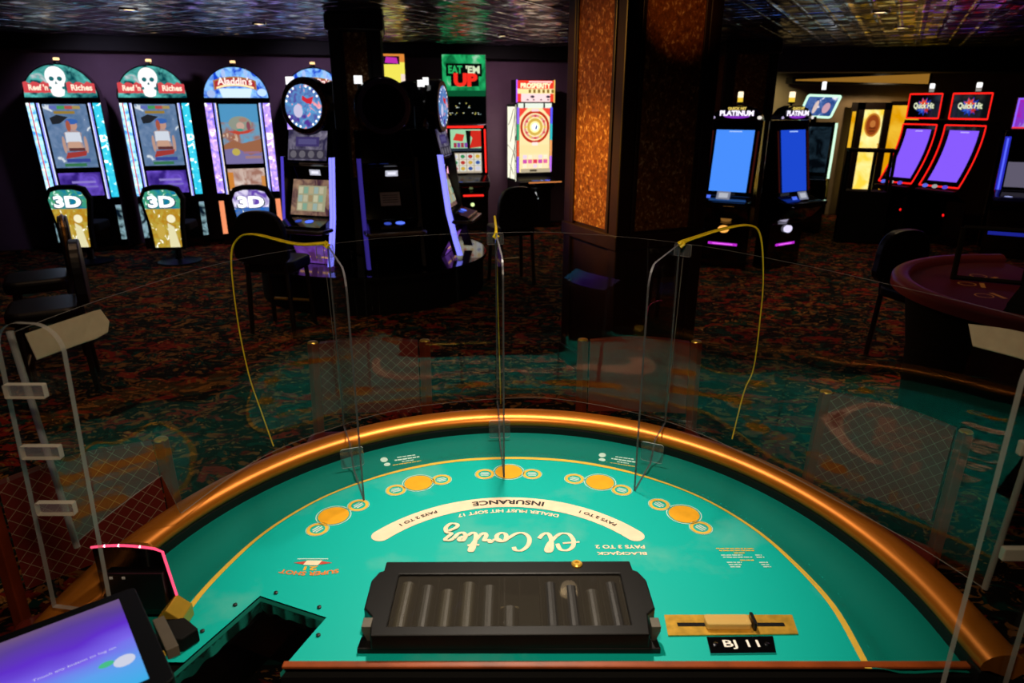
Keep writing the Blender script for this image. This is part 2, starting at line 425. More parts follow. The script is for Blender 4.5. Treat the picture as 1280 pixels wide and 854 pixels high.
# board under the felt with the same opening
outer = rail_curve(.89, .93)
bp_ = [p for p in outer[:-1]] + [(-.89, 1.0), (HD.x, 1.0), (HA.x, HA.y), (HB.x, HB.y), (HC.x, 1.0)]
mb = MB(); mb.prism(bp_, 'z', TZ - .05, TZ - .0145, M_MATTE); mb.build('table_board', table)
def zl(x, y, o=.0008): return TZ - .012 + felt_h(x, y) + o
def fz(x, y, off=0): return Vector((x, y, zl(x, y, .0008 + off)))
# rail
def rail_loops(sec, a=.945, b=.98):
    n = 72; L = []
    path = [(1.0, 0, .0)]
    for k in range(n + 1): path.append((math.cos(PI * k / n), math.sin(PI * k / n), 1.1))
    path.append((-1.0, 0, 0.))
    for i, (cx, sy, f) in enumerate(path):
        ring = []
        for d_, z in sec:
            if i in (0, len(path) - 1): ring.append((math.copysign(a - d_, cx), .985, z))
            else: ring.append(((a - d_) * cx, 1.1 + (b - d_) * sy, z))
        L.append(ring)
    return L
sec = [(.043 - .043 * math.cos(t), .945 + .027 * math.sin(t)) for t in [PI * k / 10 for k in range(11)]] + [(.084, .937), (.07, .93), (.02, .915), (.002, .93)]
mb = MB(); mb.loops(rail_loops(sec), M_COPPER); mb.build('padded_rail', table, smooth=True, angle=1.2)
sec = [(.068, .936), (.082, .936), (.084, .93), (.084, .88), (.03, .88), (.03, .92)]
mb = MB(); mb.loops(rail_loops(sec), M_LIP); mb.build('rail_lip', table)
mb = MB()
mb.box(HC.x, .905, 1.008, 1.024, .915, .9225, M_EDGEW); mb.build('dealer_edge', table, bevel=.003)
mb = MB(); mb.prism(rail_curve(.80, .85), 'z', .80, TZ - .05, M_MATTE); 
mb = MB(); L_ = []
for z, s in ((.87, 1.0), (.76, .97)):
    L_.append([(x * s, 1.05 + (y - 1.05) * s, z) for x, y in rail_curve(.82, .86, y0=1.05)])
mb.loops(L_, M_DWOOD, closed_ring=False, cap=False); mb.build('apron', table)
for sx in (-1, 1):
    mb = MB(); mb.prism(rrect(sx * .42 - .12, sx * .42 + .12, 1.32, 1.62, .04), 'z', .07, .872, M_DWOOD)
    mb.prism(rrect(sx * .42 - .2, sx * .42 + .2, 1.2, 1.75, .05), 'z', 0, .08, M_DWOOD); mb.build('pedestal_leg', table, bevel=.004)
# opening liner
mb = MB()
wav = []
def wall_strip(a, b, amp, nm):
    n = 26; top, mid, low = [], [], []
    for k in range(n + 1):
        t = k / n; p = a.lerp(b, t); w = amp * (math.sin(9 * t * PI + nm) * .5 + math.sin(23 * t + nm) * .5)
        top.append((p.x, p.y, TZ - .004)); mid.append((p.x, p.y, TZ - .04 + w)); low.append((p.x, p.y, TZ - .17))
    mb.loops([top, mid], M_FDARK, closed_ring=False, cap=False); mb.loops([mid, low], M_GLOSS, closed_ring=False, cap=False)
M_FDARK = mat('glossy_teal_wrap', '#2ab4a4', .25, coat=.4)
V3 = lambda p: Vector((p.x, p.y, 0))
wall_strip(V3(HD), V3(HA), .006, 0); wall_strip(V3(HA), V3(HB), .005, 2); wall_strip(V3(HB), V3(HC), .004, 4)
ln = mb.build('opening_liner', table)
mb = MB()
for x, y in ((345, 742), (294, 757), (399, 760), (398, 795), (253, 790)):
    p = pl(x, y, TZ); mb.lathe([(.0045, 0), (.0045, .004), (.002, .005)], M_LIP, 12, Matrix.Translation((p.x, p.y, TZ - .0005)))
mb.build('opening_screws', felt)
# printing on the felt
mb = MB()
w = .0065; L1, L2 = [], []
for i, p in enumerate(YL):
    d = (YL[min(i + 1, len(YL) - 1)] - YL[max(i - 1, 0)]).normalized(); n_ = Vector((-d.y, d.x, 0))
    for LL, s in ((L1, 1), (L2, -1)):
        q = p + n_ * w * s; LL.append(fz(q.x, q.y))
mb.loops([L1, L2], M_YEL, closed_ring=False, cap=False); mb.build('boundary_line', felt)
# the printed border outside the line is a deeper teal
mb = MB(); rows = []
for i, p in enumerate(YL):
    c0 = Vector((0, min(p.y, 1.1), 0)); dv = p - c0
    q = dv / math.hypot(dv.x / .876, dv.y / .912) + c0
    rows.append([fz(*(p.lerp(q, k / 14)).xy, -.0004) for k in range(15)])
mb.loops(rows, M_BORDER, closed_ring=False, cap=False); mb.build('printed_border', felt, smooth=True)
spots = [((417, 645), (397, 662), (448, 632)), ((523, 604), (495, 613), (552, 600)), ((636, 590), (606, 593), (665, 593)), ((750, 603), (718, 599), (777, 613)), ((855, 643), (824, 631), (876, 660))]
for c, s1, s2 in spots:
    p = pl(*c, TZ); q1 = pl(*s1, TZ); q2 = pl(*s2, TZ)
    ax = (q2 - q1); rot = math.atan2(ax.y, ax.x)
    mb = MB(); fr = lambda u, v, o=0: fz(p.x + u, p.y + v, o)
    mb.flatpoly(ell(0, 0, .039, .039, 36), fr, 0, M_ORA); ring_quads(mb, 0, 0, .0425, .045, fr, 0, M_WHI); mb.build('betting_circle', felt)
    for q in (q1, q2):
        mb = MB(); fr2 = lambda u, v, o=0: fz(q.x + u, q.y + v, o)
        ring_quads(mb, 0, 0, .0185, .0265, fr2, 0, M_YEL); ring_quads(mb, 0, 0, .0275, .029, fr2, 0, M_WHI)
        for k in (-1, 0, 1):
            wd = .011 if k else .014
            c_, s_ = math.cos(rot), math.sin(rot)
            poly = [(-wd, k * .007 - .0022), (wd, k * .007 - .0022), (wd, k * .007 + .0022), (-wd, k * .007 + .0022)]
            mb.flatpoly([(x * c_ - y * s_, x * s_ + y * c_) for x, y in poly], fr2, 0, M_WHI)
        mb.build('side_bet_circle', felt)
IC, IR = Vector((-.01, 1.172)), .400
def arcp(u, v, off=0):   # u along the arc for a reader on the players' side, v up for that reader
    a = PI / 2 + u / IR; r = IR - v
    return fz(IC.x + r * math.cos(a), IC.y + r * math.sin(a), off)
mb = MB(); A = .357
band = [(A * (k / 40 * 2 - 1), -.023) for k in range(41)] + [(A + .023 * math.cos(t), .023 * math.sin(t)) for t in [-PI / 2 + PI * k / 8 for k in range(1, 8)]] + [(A * (1 - k / 40 * 2), .023) for k in range(41)] + [(-A - .023 * math.cos(t), -.023 * math.sin(t)) for t in [-PI / 2 + PI * k / 8 for k in range(1, 8)]]
nb = len(band)
top = [arcp(A * (k / 60 * 2 - 1), -.023) for k in range(61)]; bot = [arcp(A * (k / 60 * 2 - 1), .023) for k in range(61)]
mb.loops([top, bot], M_CRE, closed_ring=False, cap=False)
for sg in (1, -1): mb.add([arcp(sg * A + sg * .023 * math.cos(t), .023 * math.sin(t)) for t in [-PI / 2 + PI * k / 10 for k in range(11)]], [tuple(range(11))], M_CRE)
mb.build('insurance_band', felt)
mb = MB(); put_text(mb, 'INSURANCE', 0, 0, .021, arcp, .0006, M_INK, bold=.03, width=.19)
put_text(mb, 'PAYS 2 TO 1', -.245, 0, .012, arcp, .0006, M_INK, bold=.03, width=.105); put_text(mb, 'PAYS 2 TO 1', .245, 0, .012, arcp, .0006, M_INK, bold=.03, width=.105)
mb.build('insurance_lettering', felt)
mb = MB(); put_text(mb, 'DEALER MUST HIT SOFT 17', 0, .041, .0145, arcp, 0, M_CRE, bold=.03, width=.295); mb.build('dealer_rule_lettering', felt)
def readf(cx, cy): return lambda u, v, o=0: fz(cx - u, cy - v, o)
fr = readf(pl(776, 688, TZ).x, pl(776, 688, TZ).y)
mb = MB(); put_text(mb, 'BLACKJACK', 0, .0115, .014, fr, 0, M_CRE, bold=.03, width=.118); put_text(mb, 'PAYS 3 TO 2', 0, -.0125, .014, fr, 0, M_CRE, bold=.03, width=.118); mb.build('payout_lettering', felt)
# club name in brush script, read from the players' side
strokes = [
 [(.98, .62), (.86, .95), (.55, 1.0), (.28, .78), (.22, .42), (.38, .08), (.72, .02), (1.0, .2)], [(-.05, .52), (.3, .56), (.72, .6)],
 [(1.0, .2), (1.35, .62), (1.5, 1.0), (1.38, 1.1), (1.26, .9), (1.25, .3), (1.4, .02), (1.62, .1), (1.8, .34)],
 [(2.98, .82), (2.9, 1.0), (2.62, 1.02), (2.32, .72), (2.26, .3), (2.5, .02), (2.85, .04), (3.2, .3), (3.42, .48)],
 [(3.55, .52), (3.36, .42), (3.34, .1), (3.55, 0), (3.76, .16), (3.74, .42), (3.55, .52), (3.7, .38), (3.95, .44)],
 [(3.95, .44), (4.06, .56), (4.12, .42), (4.34, .46), (4.26, .16), (4.36, .02), (4.56, .14)],
 [(4.56, .14), (4.86, .66), (4.96, 1.02), (4.86, 1.04), (4.78, .7), (4.74, .16), (4.9, .0), (5.12, .16)], [(4.55, .72), (4.8, .7), (5.08, .76)],
 [(5.12, .16), (5.46, .3), (5.48, .46), (5.32, .46), (5.22, .2), (5.36, .0), (5.58, .08), (5.76, .34)],
 [(5.76, .34), (5.95, .46), (6.15, .4), (5.9, .06), (6.12, -.02), (6.2, -.3), (5.98, -.56), (5.68, -.5), (5.72, -.3), (6.05, -.1)]]
e0 = pl(722, 672, TZ); e1 = pl(553, 672, TZ)
sx = (e0.x - e1.x) / 6.3; sy = .068
mb = MB()
for st in strokes:
    P = spline([Vector((x, y, 0)) for x, y in st], 7); A1, A2 = [], []
    for i, p in enumerate(P):
        d = Vector(((P[min(i + 1, len(P) - 1)] - P[max(i - 1, 0)]).x * sx, (P[min(i + 1, len(P) - 1)] - P[max(i - 1, 0)]).y * sy, 0)).normalized()
        wd = .0026 + .0028 * abs(d.y)
        for LL, s in ((A1, 1), (A2, -1)):
            x = e0.x - p.x * sx + d.y * wd * s; y = pl(640, 689, TZ).y + .0 + p.y * -sy + .09 - d.x * wd * s
            LL.append(Vector((x, y - .02 + .0, 0)))
    zo = strokes.index(st) * .00018; A1 = [fz(p.x, p.y, zo + i * 1.4e-5) for i, p in enumerate(A1)]; A2 = [fz(p.x, p.y, zo + i * 1.4e-5) for i, p in enumerate(A2)]
    mb.loops([A1, A2], M_CRE, closed_ring=False, cap=False)
script_o = mb.build('script_lettering', felt)
# side bet emblem
p = pl(388, 711, TZ); fr = readf(p.x, p.y)
def arcf(R): return lambda u, v, o=0: fr((R + v) * math.sin(u / R), (R + v) * math.cos(u / R) - R, o)
mb = MB(); put_text(mb, 'SUPER SHOT', 0, .018, .014, arcf(.22), 0, M_ORR, bold=.03, width=.125)
put_text(mb, '21', 0, 0, .014, fr, 0, M_ORA, bold=.03, width=.03)
mb.flatpoly([(-.045, -.02), (-.02, -.026), (.02, -.026), (.045, -.02), (.02, -.014), (-.02, -.014)], fr, 0, M_RED)
mb.flatpoly([(-.02, -.028), (.016, -.028), (.02, -.012), (-.014, -.010)], fr, .0004, M_CRE)
mb.flatpoly([(-.032, -.036), (.04, -.036), (.04, -.033), (-.032, -.033)], fr, 0, M_WHI)
mb.build('side_bet_emblem', felt)
# small print: illegible lines in the photograph, kept as fine broken rules
mb = MB(); o = pl(930, 698, TZ); rr = random.Random(3)
fr = lambda u, v, of=0: fz(o.x + u, o.y + v, of)
def fine(u0, u1, v, m, h=.0036, f=None):
    f = f or fr; u = u0
    while u < u1:
        k = rr.uniform(.006, .014); e = min(u1, u + k); f_ = [(u, v), (e, v), (e, v + h), (u, v + h)]
        mb.flatpoly(f_, f, 0, m); u = e + .0018
for u0, u1, v, m in ((-.055, .035, .034, M_YEL), (-.05, .035, .026, M_YEL), (-.018, .008, .017, M_YEL), (-.05, .0, .009, M_WHI), (.03, .045, .009, M_WHI), (-.048, .02, .001, M_WHI), (.03, .048, .001, M_WHI), (-.012, .02, -.010, M_YEL), (-.045, -.01, -.018, M_WHI), (.03, .05, -.018, M_WHI), (-.043, -.014, -.026, M_WHI), (.032, .05, -.026, M_WHI), (-.042, -.018, -.034, M_WHI), (.034, .052, -.034, M_WHI)):
    fine(u0, u1, v, m)
mb.build('payout_small_print', felt)
for (x, y), rot in (((502, 572), .32), ((772, 572), -.32)):
    mb = MB(); o2 = pl(x, y, TZ); c_, s_ = math.cos(rot), math.sin(rot)
    f2 = lambda u, v, of=0: fz(o2.x + u * c_ - v * s_, o2.y + u * s_ + v * c_, of)
    fine(-.01, .045, .02, M_WHI, .005, f2); fine(-.02, .055, .005, M_WHI, .007, f2); fine(0, .035, -.008, M_WHI, .005, f2); fine(-.03, .055, -.02, M_YEL, .004, f2)
    mb.flatpoly(ell(-.05, .02, .011, .013, 14), f2, 0, M_WHI); mb.flatpoly(ell(-.045, -.008, .01, .01, 14), f2, 0, M_WHI)
    mb.build('corner_small_print', felt)

# ================= THINGS ON THE TABLE =================
TT = TZ + .0005
# chip tray
tray = thing('chip_tray', 'black locking chip tray with clear window at the dealer edge', 'chip tray', (0, 0, TT))
M_TRAY = mat('charcoal_plastic', '#0c0b0a', .4, spec=.25, noise=.12, nscale=30)
M_CLIP = mat('grey_clip_metal', '#6a665c', .4, .6)
mb = MB(); mb.prism([(-.298, 1.042), (.286, 1.042), (.284, 1.075), (-.296, 1.075)], 'z', 0, .012, M_TRAY)
mb.prism([(-.285, 1.075), (.273, 1.075), (.262, 1.30), (-.272, 1.30)], 'z', 0, .004, M_TRAY); mb.build('base_plate', tray, bevel=.002)
LZ = .045
def lt(x, y): p = pl(x, y, TT + LZ); return (p.x, p.y)
out = [lt(462, 795), lt(464, 770), lt(455, 760), lt(464, 726), lt(474, 715), lt(480, 713), lt(483, 702), lt(787, 701), lt(791, 712), lt(797, 714), lt(808, 725), lt(819, 760), lt(810, 768), lt(813, 793)]
win = [lt(484, 783), lt(499, 718), lt(775, 717), lt(789, 781)]
# lid top as a frame round the window
mb = MB()
ob = [Vector((x, y, 0)) for x, y in out]; wb = [Vector((x, y, 0)) for x, y in win]
def strip(a, b):  # outer run against inner run
    mb.add([(p.x, p.y, LZ) for p in a + b[::-1]], [tuple(range(len(a) + len(b)))], M_TRAY)
strip(ob[0:7], [wb[0], wb[1]]); strip(ob[6:8], [wb[1], wb[2]]); strip(ob[7:14], [wb[2], wb[3]]); strip([ob[13], ob[0]], [wb[3], wb[0]])
n = len(ob)
for k in range(n):
    a, b_ = ob[k], ob[(k + 1) % n]; mb.add([(a.x, a.y, LZ), (b_.x, b_.y, LZ), (b_.x, b_.y, .012), (a.x, a.y, .012)], [(0, 1, 2, 3)], M_TRAY)
for k in range(4):
    a, b_ = wb[k], wb[(k + 1) % 4]; mb.add([(a.x, a.y, LZ), (b_.x, b_.y, LZ), (b_.x, b_.y, LZ - .008), (a.x, a.y, LZ - .008)], [(0, 1, 2, 3)], M_TRAY)
mb.build('lid_frame', tray, bevel=.003)
mb = MB(); mb.prism([(p.x, p.y) for p in wb], 'z', LZ - .008, LZ - .005, acrylic('dusty_window', (.62, .6, .55), 1.45, .02, .045, (.4, .36, .3))); mb.build('window_pane', tray)
lp = pl(721, 706, TT + LZ)
mb = MB(); mb.lathe([(.012, LZ), (.012, LZ + .003), (.009, LZ + .006), (.004, LZ + .006), (.004, LZ + .003)], M_BRASS, 24, Matrix.Translation((lp.x, lp.y, 0))); mb.build('lock', tray, smooth=True)
for sg in (-1, 1):
    xs = pl(464 if sg < 0 else 814, 782, TT + .03)
    mb = MB(); mb.prism([(xs.x - sg * .004, .046), (xs.x + sg * .014, .046), (xs.x + sg * .014, .034), (xs.x + sg * .005, .012), (xs.x - sg * .002, .012)], 'y', xs.y - .022, xs.y + .004, M_CLIP); mb.build('side_clip', tray, bevel=.001)
mb = MB(); x0, x1 = win[0][0] + .0, win[3][0]
nrow = 11; y0, y1 = win[0][1] - .01, win[1][1] + .01
for k in range(nrow + 1):
    x = x0 + (x1 - x0) * k / nrow; mb.box(x - .0016, x + .0016, y0, y1, .004, .034, M_TRAY)
mb.build('tube_divider', tray)
def chip_mat(name, c1, c2):
    m = bpy.data.materials.new(name); m.use_nodes = True; nt = m.node_tree; b = nt.nodes['Principled BSDF']; b.inputs['Roughness'].default_value = .5
    tc = nt.nodes.new('ShaderNodeTexCoord'); wv = nt.nodes.new('ShaderNodeTexWave'); wv.bands_direction = 'Y'; wv.inputs['Scale'].default_value = 95
    nt.links.new(tc.outputs['Object'], wv.inputs['Vector']); rp = nt.nodes.new('ShaderNodeValToRGB')
    rp.color_ramp.elements[0].color = (*lin(c1), 1); rp.color_ramp.elements[1].color = (*lin(c2), 1)
    nt.links.new(wv.outputs['Fac'], rp.inputs['Fac']); nt.links.new(rp.outputs['Color'], b.inputs['Base Color']); return m
CM = [chip_mat('grey_chips', '#1e1c16', '#38342a'), chip_mat('dark_chips', '#100e0c', '#1e1b17'), chip_mat('olive_chips', '#26231a', '#443f30')]
seq = [2, 0, 2, 2, 0, 0, 1, 1, 0, 1]
tones = {0: 'grey', 1: 'blackish', 2: 'olive grey'}
# rolls of chips, one per channel
first_roll = {}
for k in range(10):
    x = x0 + (x1 - x0) * (k + 1.5) / nrow if k > 5 else x0 + (x1 - x0) * (k + .5) / nrow
    ln_ = .135 - .012 * (k % 3)
    if k == 5: ln_ = .06
    t = thing('chip_roll', ('%s roll of casino chips lying in the tray, %s' % (tones[seq[k]], ['outermost channel at its left end', 'second channel from its left end', 'third channel from its left end', 'left of the middle channels', 'left neighbour of the pale-ended roll', 'short, with a pale end chip', 'just right of the empty channel', 'third channel from its right end', 'second channel from its right end', 'outermost channel at its right end'][k])), 'casino chips', (x, y0 + .012, TT + .0235), 0, 'chip rolls in the tray')
    mb = MB(); R = []
    nn = int(ln_ / .0033)
    pr = []
    for q in range(nn): pr += [(.0193, q * .0033 + .0002), (.0193, q * .0033 + .0027), (.0186, q * .0033 + .003)]
    mb.lathe(pr, CM[seq[k]], 20, Matrix.Rotation(-PI / 2, 4, 'X')); mb.build('chips', t)
    if k == 5:
        mb = MB(); mb.lathe([(.0192, 0), (.0192, .003)], mat('pale_chip', '#d8d0b8', .5), 20, Matrix.Translation((0, ln_ + .012, .004)) @ Matrix.Rotation(-PI / 2 + .95 - PI, 4, 'X')); mb.build('end_chip', t)
# money slot
slot = thing('money_slot', 'brass money drop slot with clear paddle right of the chip tray', 'money slot', (0, 0, TT))
c = [pl(830, 770, TZ), pl(990, 770, TZ), pl(998, 794, TZ), pl(835, 796, TZ)]; c = [(p.x, p.y) for p in c]
mb = MB(); mb.prism(c, 'z', 0, .003, M_BRASS); mb.build('brass_plate', slot, bevel=.001)
a, b_ = pl(841, 783, TZ), pl(985, 779, TZ)
mb = MB(); mb.box(.335, .552, 1.112, 1.122, .0031, .0036, M_MATTE); mb.build('slot_opening', slot)
pa = pl(912, 778, TZ + .01)
M_ACR = acrylic('clear_acrylic', (.97, .98, .97))
M_AEDGE = acrylic('acrylic_edge', (.55, .52, .48), 1.49, .3, .35, (.55, .5, .45))
mb = MB(); mb.prism(rrect(pa.x - .05, pa.x + .04, pa.y - .016, pa.y + .014, .005), 'z', .004, .018, acrylic('paddle_acrylic', (.9, .78, .45), 1.49, .1, .45, (.9, .66, .24))); mb.build('paddle', slot, bevel=.002)
mb = MB(); mb.prism(rrect(pa.x + .043, pa.x + .05, pa.y - .018, pa.y + .016, .003), 'z', .004, .021, M_BLACK); mb.build('paddle_stop', slot)
sign = thing('table_number_sign', 'black engraved plate reading BJ 11 beside the brass slot', 'sign', (0, 0, TT))
c = [pl(883, 798, TZ), pl(966, 797, TZ), pl(970, 818, TZ), pl(888, 819, TZ)]; c = [(p.x, p.y) for p in c]
mb = MB(); mb.prism(c, 'z', 0, .003, M_GLOSS, side=M_CHROME); mb.build('plate', sign)
cx = sum(p[0] for p in c) / 4; cy = sum(p[1] for p in c) / 4
mb = MB(); put_text(mb, 'BJ 11', cx, cy, .024, lambda u, v, o=0: Vector((u, v, .0034 + o)), 0, mat('engraved_white', '#f4f0e8', .5), bold=.015, width=.07); mb.build('number_lettering', sign)
for sg in (-1, 1):
    mb = MB(); mb.lathe([(.0055, .003), (.0055, .0045), (.002, .0055)], M_CHROME, 16, Matrix.Translation((cx + sg * .05, cy, 0))); mb.build('screw', sign, smooth=True)

# card shuffler with pink light edge
sh = thing('card_shuffler', 'black card shuffler with glowing pink edge at the left end of the table', 'card shuffler', (0, 0, TT))
x0, x1 = -.838, -.698; yf = 1.15
arc = [(x0 + .0, .0), (x1 + .012, .0), (x1, .165 - .012)] + [(x1 + (x0 - x1) * k / 8, .153 + .016 * math.sin(PI * (.12 + .62 * k / 8))) for k in range(1, 9)]
mb = MB(); mb.loops([[(x, yf, z) for x, z in arc], [(x1 - .075 + (x - x1) * .45, yf + .10, z * .62) for x, z in arc]], M_GLOSS); mb.build('housing', sh)
edge = [Vector((x1 + .0125, yf - .002, .045)), Vector((x1 + .0005, yf - .002, .155))] + [Vector((x1 + (x0 - x1) * k / 10, yf - .002, .1535 + .0165 * math.sin(PI * (.12 + .62 * k / 10)))) for k in range(1, 11)]
mb = MB(); mb.tube(edge, .0025, glow('#ff4a6e', 1.6, True), 6)
ledo = mb.build('light_edge', sh)
mb = MB()
for k in (3, 6, 8): mb.lathe([(.0001, -.0035), (.0035, 0), (.0001, .0035)], glow('#ffd8e8', 3), 8, Matrix.Translation(edge[k + 1]))
mb.build('led_bulb', sh)
mb = MB(); mb.box(x0 + .02, x1 - .004, yf - .012, yf, .02, .11, M_BLACK); mb.build('front_cover', sh, bevel=.003)
mb = MB()
for u in (.03, .055): mb.box(x0 + u, x0 + u + .006, yf - .0135, yf - .012, .098, .103, mat('pale_print', '#d0d0d0', .5))
mb.build('front_marking', sh)
mb = MB(); mb.lathe([(.004, 0), (.003, .003)], glow('#ff2020', 1.5), 10, Matrix.Translation((x0 + .05, yf - .012, .06)) @ Matrix.Rotation(PI / 2, 4, 'X')); mb.build('indicator_lamp', sh)
M_GREENB = mat('greenish_brass', '#c8a034', .25, .5)
mb = MB(); q0 = x1 - .01
mb.prism([(q0, .0), (q0 + .05, .0), (q0 + .05, .028), (q0 + .022, .052), (q0, .03)], 'y', yf - .05, yf + .0, M_GREENB); mb.build('card_chute', sh, bevel=.002)
mb = MB(); mb.prism([(q0 + .01, yf - .05), (q0 + .055, yf - .045), (q0 + .095, yf - .075), (q0 + .075, yf - .105), (q0 + .02, yf - .10)], 'z', .001, .032, M_MATTE); mb.build('chute_nose', sh, bevel=.003)
# dealer terminal
zt = 1.12
TR = pl(168, 733, zt); Lp = pl(0, 795, zt); U = (TR - Lp).normalized()
dr = ray(222, 854); o = Vector((0, 0, CAMZ)); t_ = (TR - o).dot(U) / dr.dot(U); Rp = o + dr * t_; V = (TR - Rp).normalized()
term = thing('dealer_terminal', 'black framed touch screen with violet picture in the bottom left corner', 'touch screen', (TR.x - .1, TR.y - .15, TT))
inv = Matrix.Translation(-Vector(term.location))
Nn = U.cross(V).normalized()
if Nn.z < 0: Nn = -Nn
def tf(u, v, off=0): return inv @ (TR + U * u + V * v + Nn * off)   # u<0 left, v<0 toward the dealer
W_, H_ = .46, .34
def slab(poly, a, b, m, mb): 
    n = len(poly); vs = [tf(u, v, a) for u, v in poly] + [tf(u, v, b) for u, v in poly]
    mb.add(vs, [tuple(range(n)), tuple(range(n, 2 * n))] + [(k, (k + 1) % n, n + (k + 1) % n, n + k) for k in range(n)], m)
mb = MB(); slab(rrect(-W_, 0, -H_, 0, .012), -.022, 0, mat('bezel_black', '#040405', .5, spec=.25), mb); mb.build('bezel', term, bevel=.002)
def screen_mat():
    m = bpy.data.materials.new('violet_screen'); m.use_nodes = True; nt = m.node_tree; N = nt.nodes; L = nt.links; N.remove(N['Principled BSDF'])
    e = N.new('ShaderNodeEmission'); at_ = N.new('ShaderNodeUVMap'); at_.uv_map = 'screen'
    sp = N.new('ShaderNodeSeparateXYZ'); L.new(at_.outputs[0], sp.inputs[0])
    rp = N.new('ShaderNodeValToRGB'); cr = rp.color_ramp
    cr.elements[0].position = 0; cr.elements[0].color = (*lin('#2fb4e6'), 1); cr.elements[1].position = 1; cr.elements[1].color = (*lin('#6f5a72'), 1)
    for ps, c in ((.28, '#5fa0ee'), (.45, '#7a66ea'), (.62, '#5f30c8'), (.78, '#5a3f98'), (.9, '#6a5280')):
        q = cr.elements.new(ps); q.color = (*lin(c), 1)
    nz = N.new('ShaderNodeTexNoise'); nz.inputs['Scale'].default_value = 3; L.new(at_.outputs[0], nz.inputs['Vector'])
    a = N.new('ShaderNodeMath'); a.operation = 'MULTIPLY_ADD'; a.inputs[1].default_value = .25; L.new(nz.outputs['Fac'], a.inputs[0]); 
    b = N.new('ShaderNodeMath'); b.operation = 'SUBTRACT'; b.inputs[1].default_value = .125; L.new(sp.outputs['Y'], b.inputs[0]); L.new(b.outputs[0], a.inputs[2])
    L.new(a.outputs[0], rp.inputs['Fac']); L.new(rp.outputs[0], e.inputs['Color']); L.new(e.outputs[0], N['Material Output'].inputs['Surface']); return m
SB = .028
pts = [(-W_ + SB, -H_ + SB), (-SB, -H_ + SB), (-SB, -SB), (-W_ + SB, -SB)]
mb = MB(); mb.add([tf(u, v, .0006) for u, v in pts], [(0, 1, 2, 3)], screen_mat()); so = mb.build('screen', term)
uvl = so.data.uv_layers.new(name='screen')
for lp_ in so.data.loops:
    co = so.data.vertices[lp_.vertex_index].co
    q = (co - tf(0, 0)); uvl.data[lp_.index].uv = ((q.dot(U) + W_) / W_, (q.dot(V) + H_) / H_)
mb = MB(); put_text(mb, 'Touch any button to log on', -.105, -.190, .0085, tf, .0012, glow('#d8d8f8', .9)); mb.build('screen_lettering', term)
mb = MB(); mb.flatpoly(ell(-.048, -.238, .014, .016), tf, .0012, glow('#d8dcf0', .9)); mb.flatpoly(ell(-.07, -.228, .01, .008), tf, .001, glow('#4cc48c', .9)); mb.build('screen_emblem', term)
mb = MB(); 
mb.add([tf(*p) for p in [(.004, -.25, -.02), (.021, -.25, -.02), (.021, -.14, -.02), (.004, -.14, -.02), (.004, -.25, -.004), (.021, -.25, -.004), (.021, -.14, -.004), (.004, -.14, -.004)]], [(0, 1, 2, 3), (4, 5, 6, 7), (0, 1, 5, 4), (1, 2, 6, 5), (2, 3, 7, 6), (3, 0, 4, 7)], mat('grey_card_reader', '#5c5448', .5)); mb.build('card_reader', term, bevel=.001)
mb = MB(); mb.tube([tf(-.18, -.12, -.02), tf(-.17, -.06, -.06), inv @ Vector((-.80, 1.06, .99)), inv @ Vector((-.80, 1.06, TT))], .012, M_MATTE, 8); mb.build('support_arm', term, smooth=True)
# ================= CLEAR SHIELDS ROUND THE TABLE =================
PC = spline([Vector((x, y, 0)) for x, y in [(-.852, 1.13), (-.838, 1.25), (-.80, 1.42), (-.70, 1.70), (-.52, 1.905), (-.33, 2.03), (-.05, 2.10), (.18, 2.09), (.48, 1.93), (.70, 1.66), (.82, 1.46), (.91, 1.29), (.965, 1.15)]], 8)
def seg(i0, i1): return PC[i0 * 8:i1 * 8 + 1]
PB, PT = .985, 1.54
LEAN = math.tan(math.radians(2.8))     # the sheets lean slightly outward
def panel(name, label, pts, zb=None, th=.003):
    zb = zb or (lambda p: PB)
    o = pts[len(pts) // 2]
    t = thing(name, label, 'clear shield', (o.x, o.y, PB), 0, 'curved clear shield panels')
    io, ii = [], []
    for i, p in enumerate(pts):
        d = (pts[min(i + 1, len(pts) - 1)] - pts[max(i - 1, 0)]).normalized(); n = Vector((-d.y, d.x, 0))
        io.append(p + n * th / 2); ii.append(p - n * th / 2)
    off = -Vector((o.x, o.y, PB))
    mb = MB()
    nrm = []
    for i, p in enumerate(pts):
        d = (pts[min(i + 1, len(pts) - 1)] - pts[max(i - 1, 0)]).normalized(); nrm.append(Vector((-d.y, d.x, 0)))
    near = lambda q: nrm[min(range(len(pts)), key=lambda i: (pts[i] - q).length)]
    up = lambda q, z: Vector((q.x, q.y, z)) + off + near(q) * ((z - PB) * LEAN)
    zs = [zb(p) for p in pts]
    mb.loops([[up(q, PT) for q in io], [up(q, z) for q, z in zip(io, zs)]], M_ACR, closed_ring=False, cap=False)
    mb.loops([[up(q, PT) for q in ii], [up(q, z) for q, z in zip(ii, zs)]], M_ACR, closed_ring=False, cap=False)
    mb.loops([[up(q, PT) for q in io], [up(q, PT) for q in ii]], M_AEDGE, closed_ring=False, cap=False)
    mb.loops([[up(q, z) for q, z in zip(io, zs)], [up(q, z) for q, z in zip(ii, zs)]], M_AEDGE, closed_ring=False, cap=False)
    for e in (0, -1): mb.add([up(io[e], PT), up(ii[e], PT), up(ii[e], zs[e]), up(io[e], zs[e])], [(0, 1, 2, 3)], M_AEDGE)
    mb.build('clear_sheet', t, smooth=True)
    return t, off
pn = {}
pn['L'] = panel('shield_panel', 'curved clear shield sheet with a beige card taped on, left side of the table', seg(0, 4), zb=lambda p: 1.105 if p.y < 1.41 else PB)
pn['CL'] = panel('shield_panel', 'curved clear shield sheet behind the table, left of the middle cord', seg(4, 6))
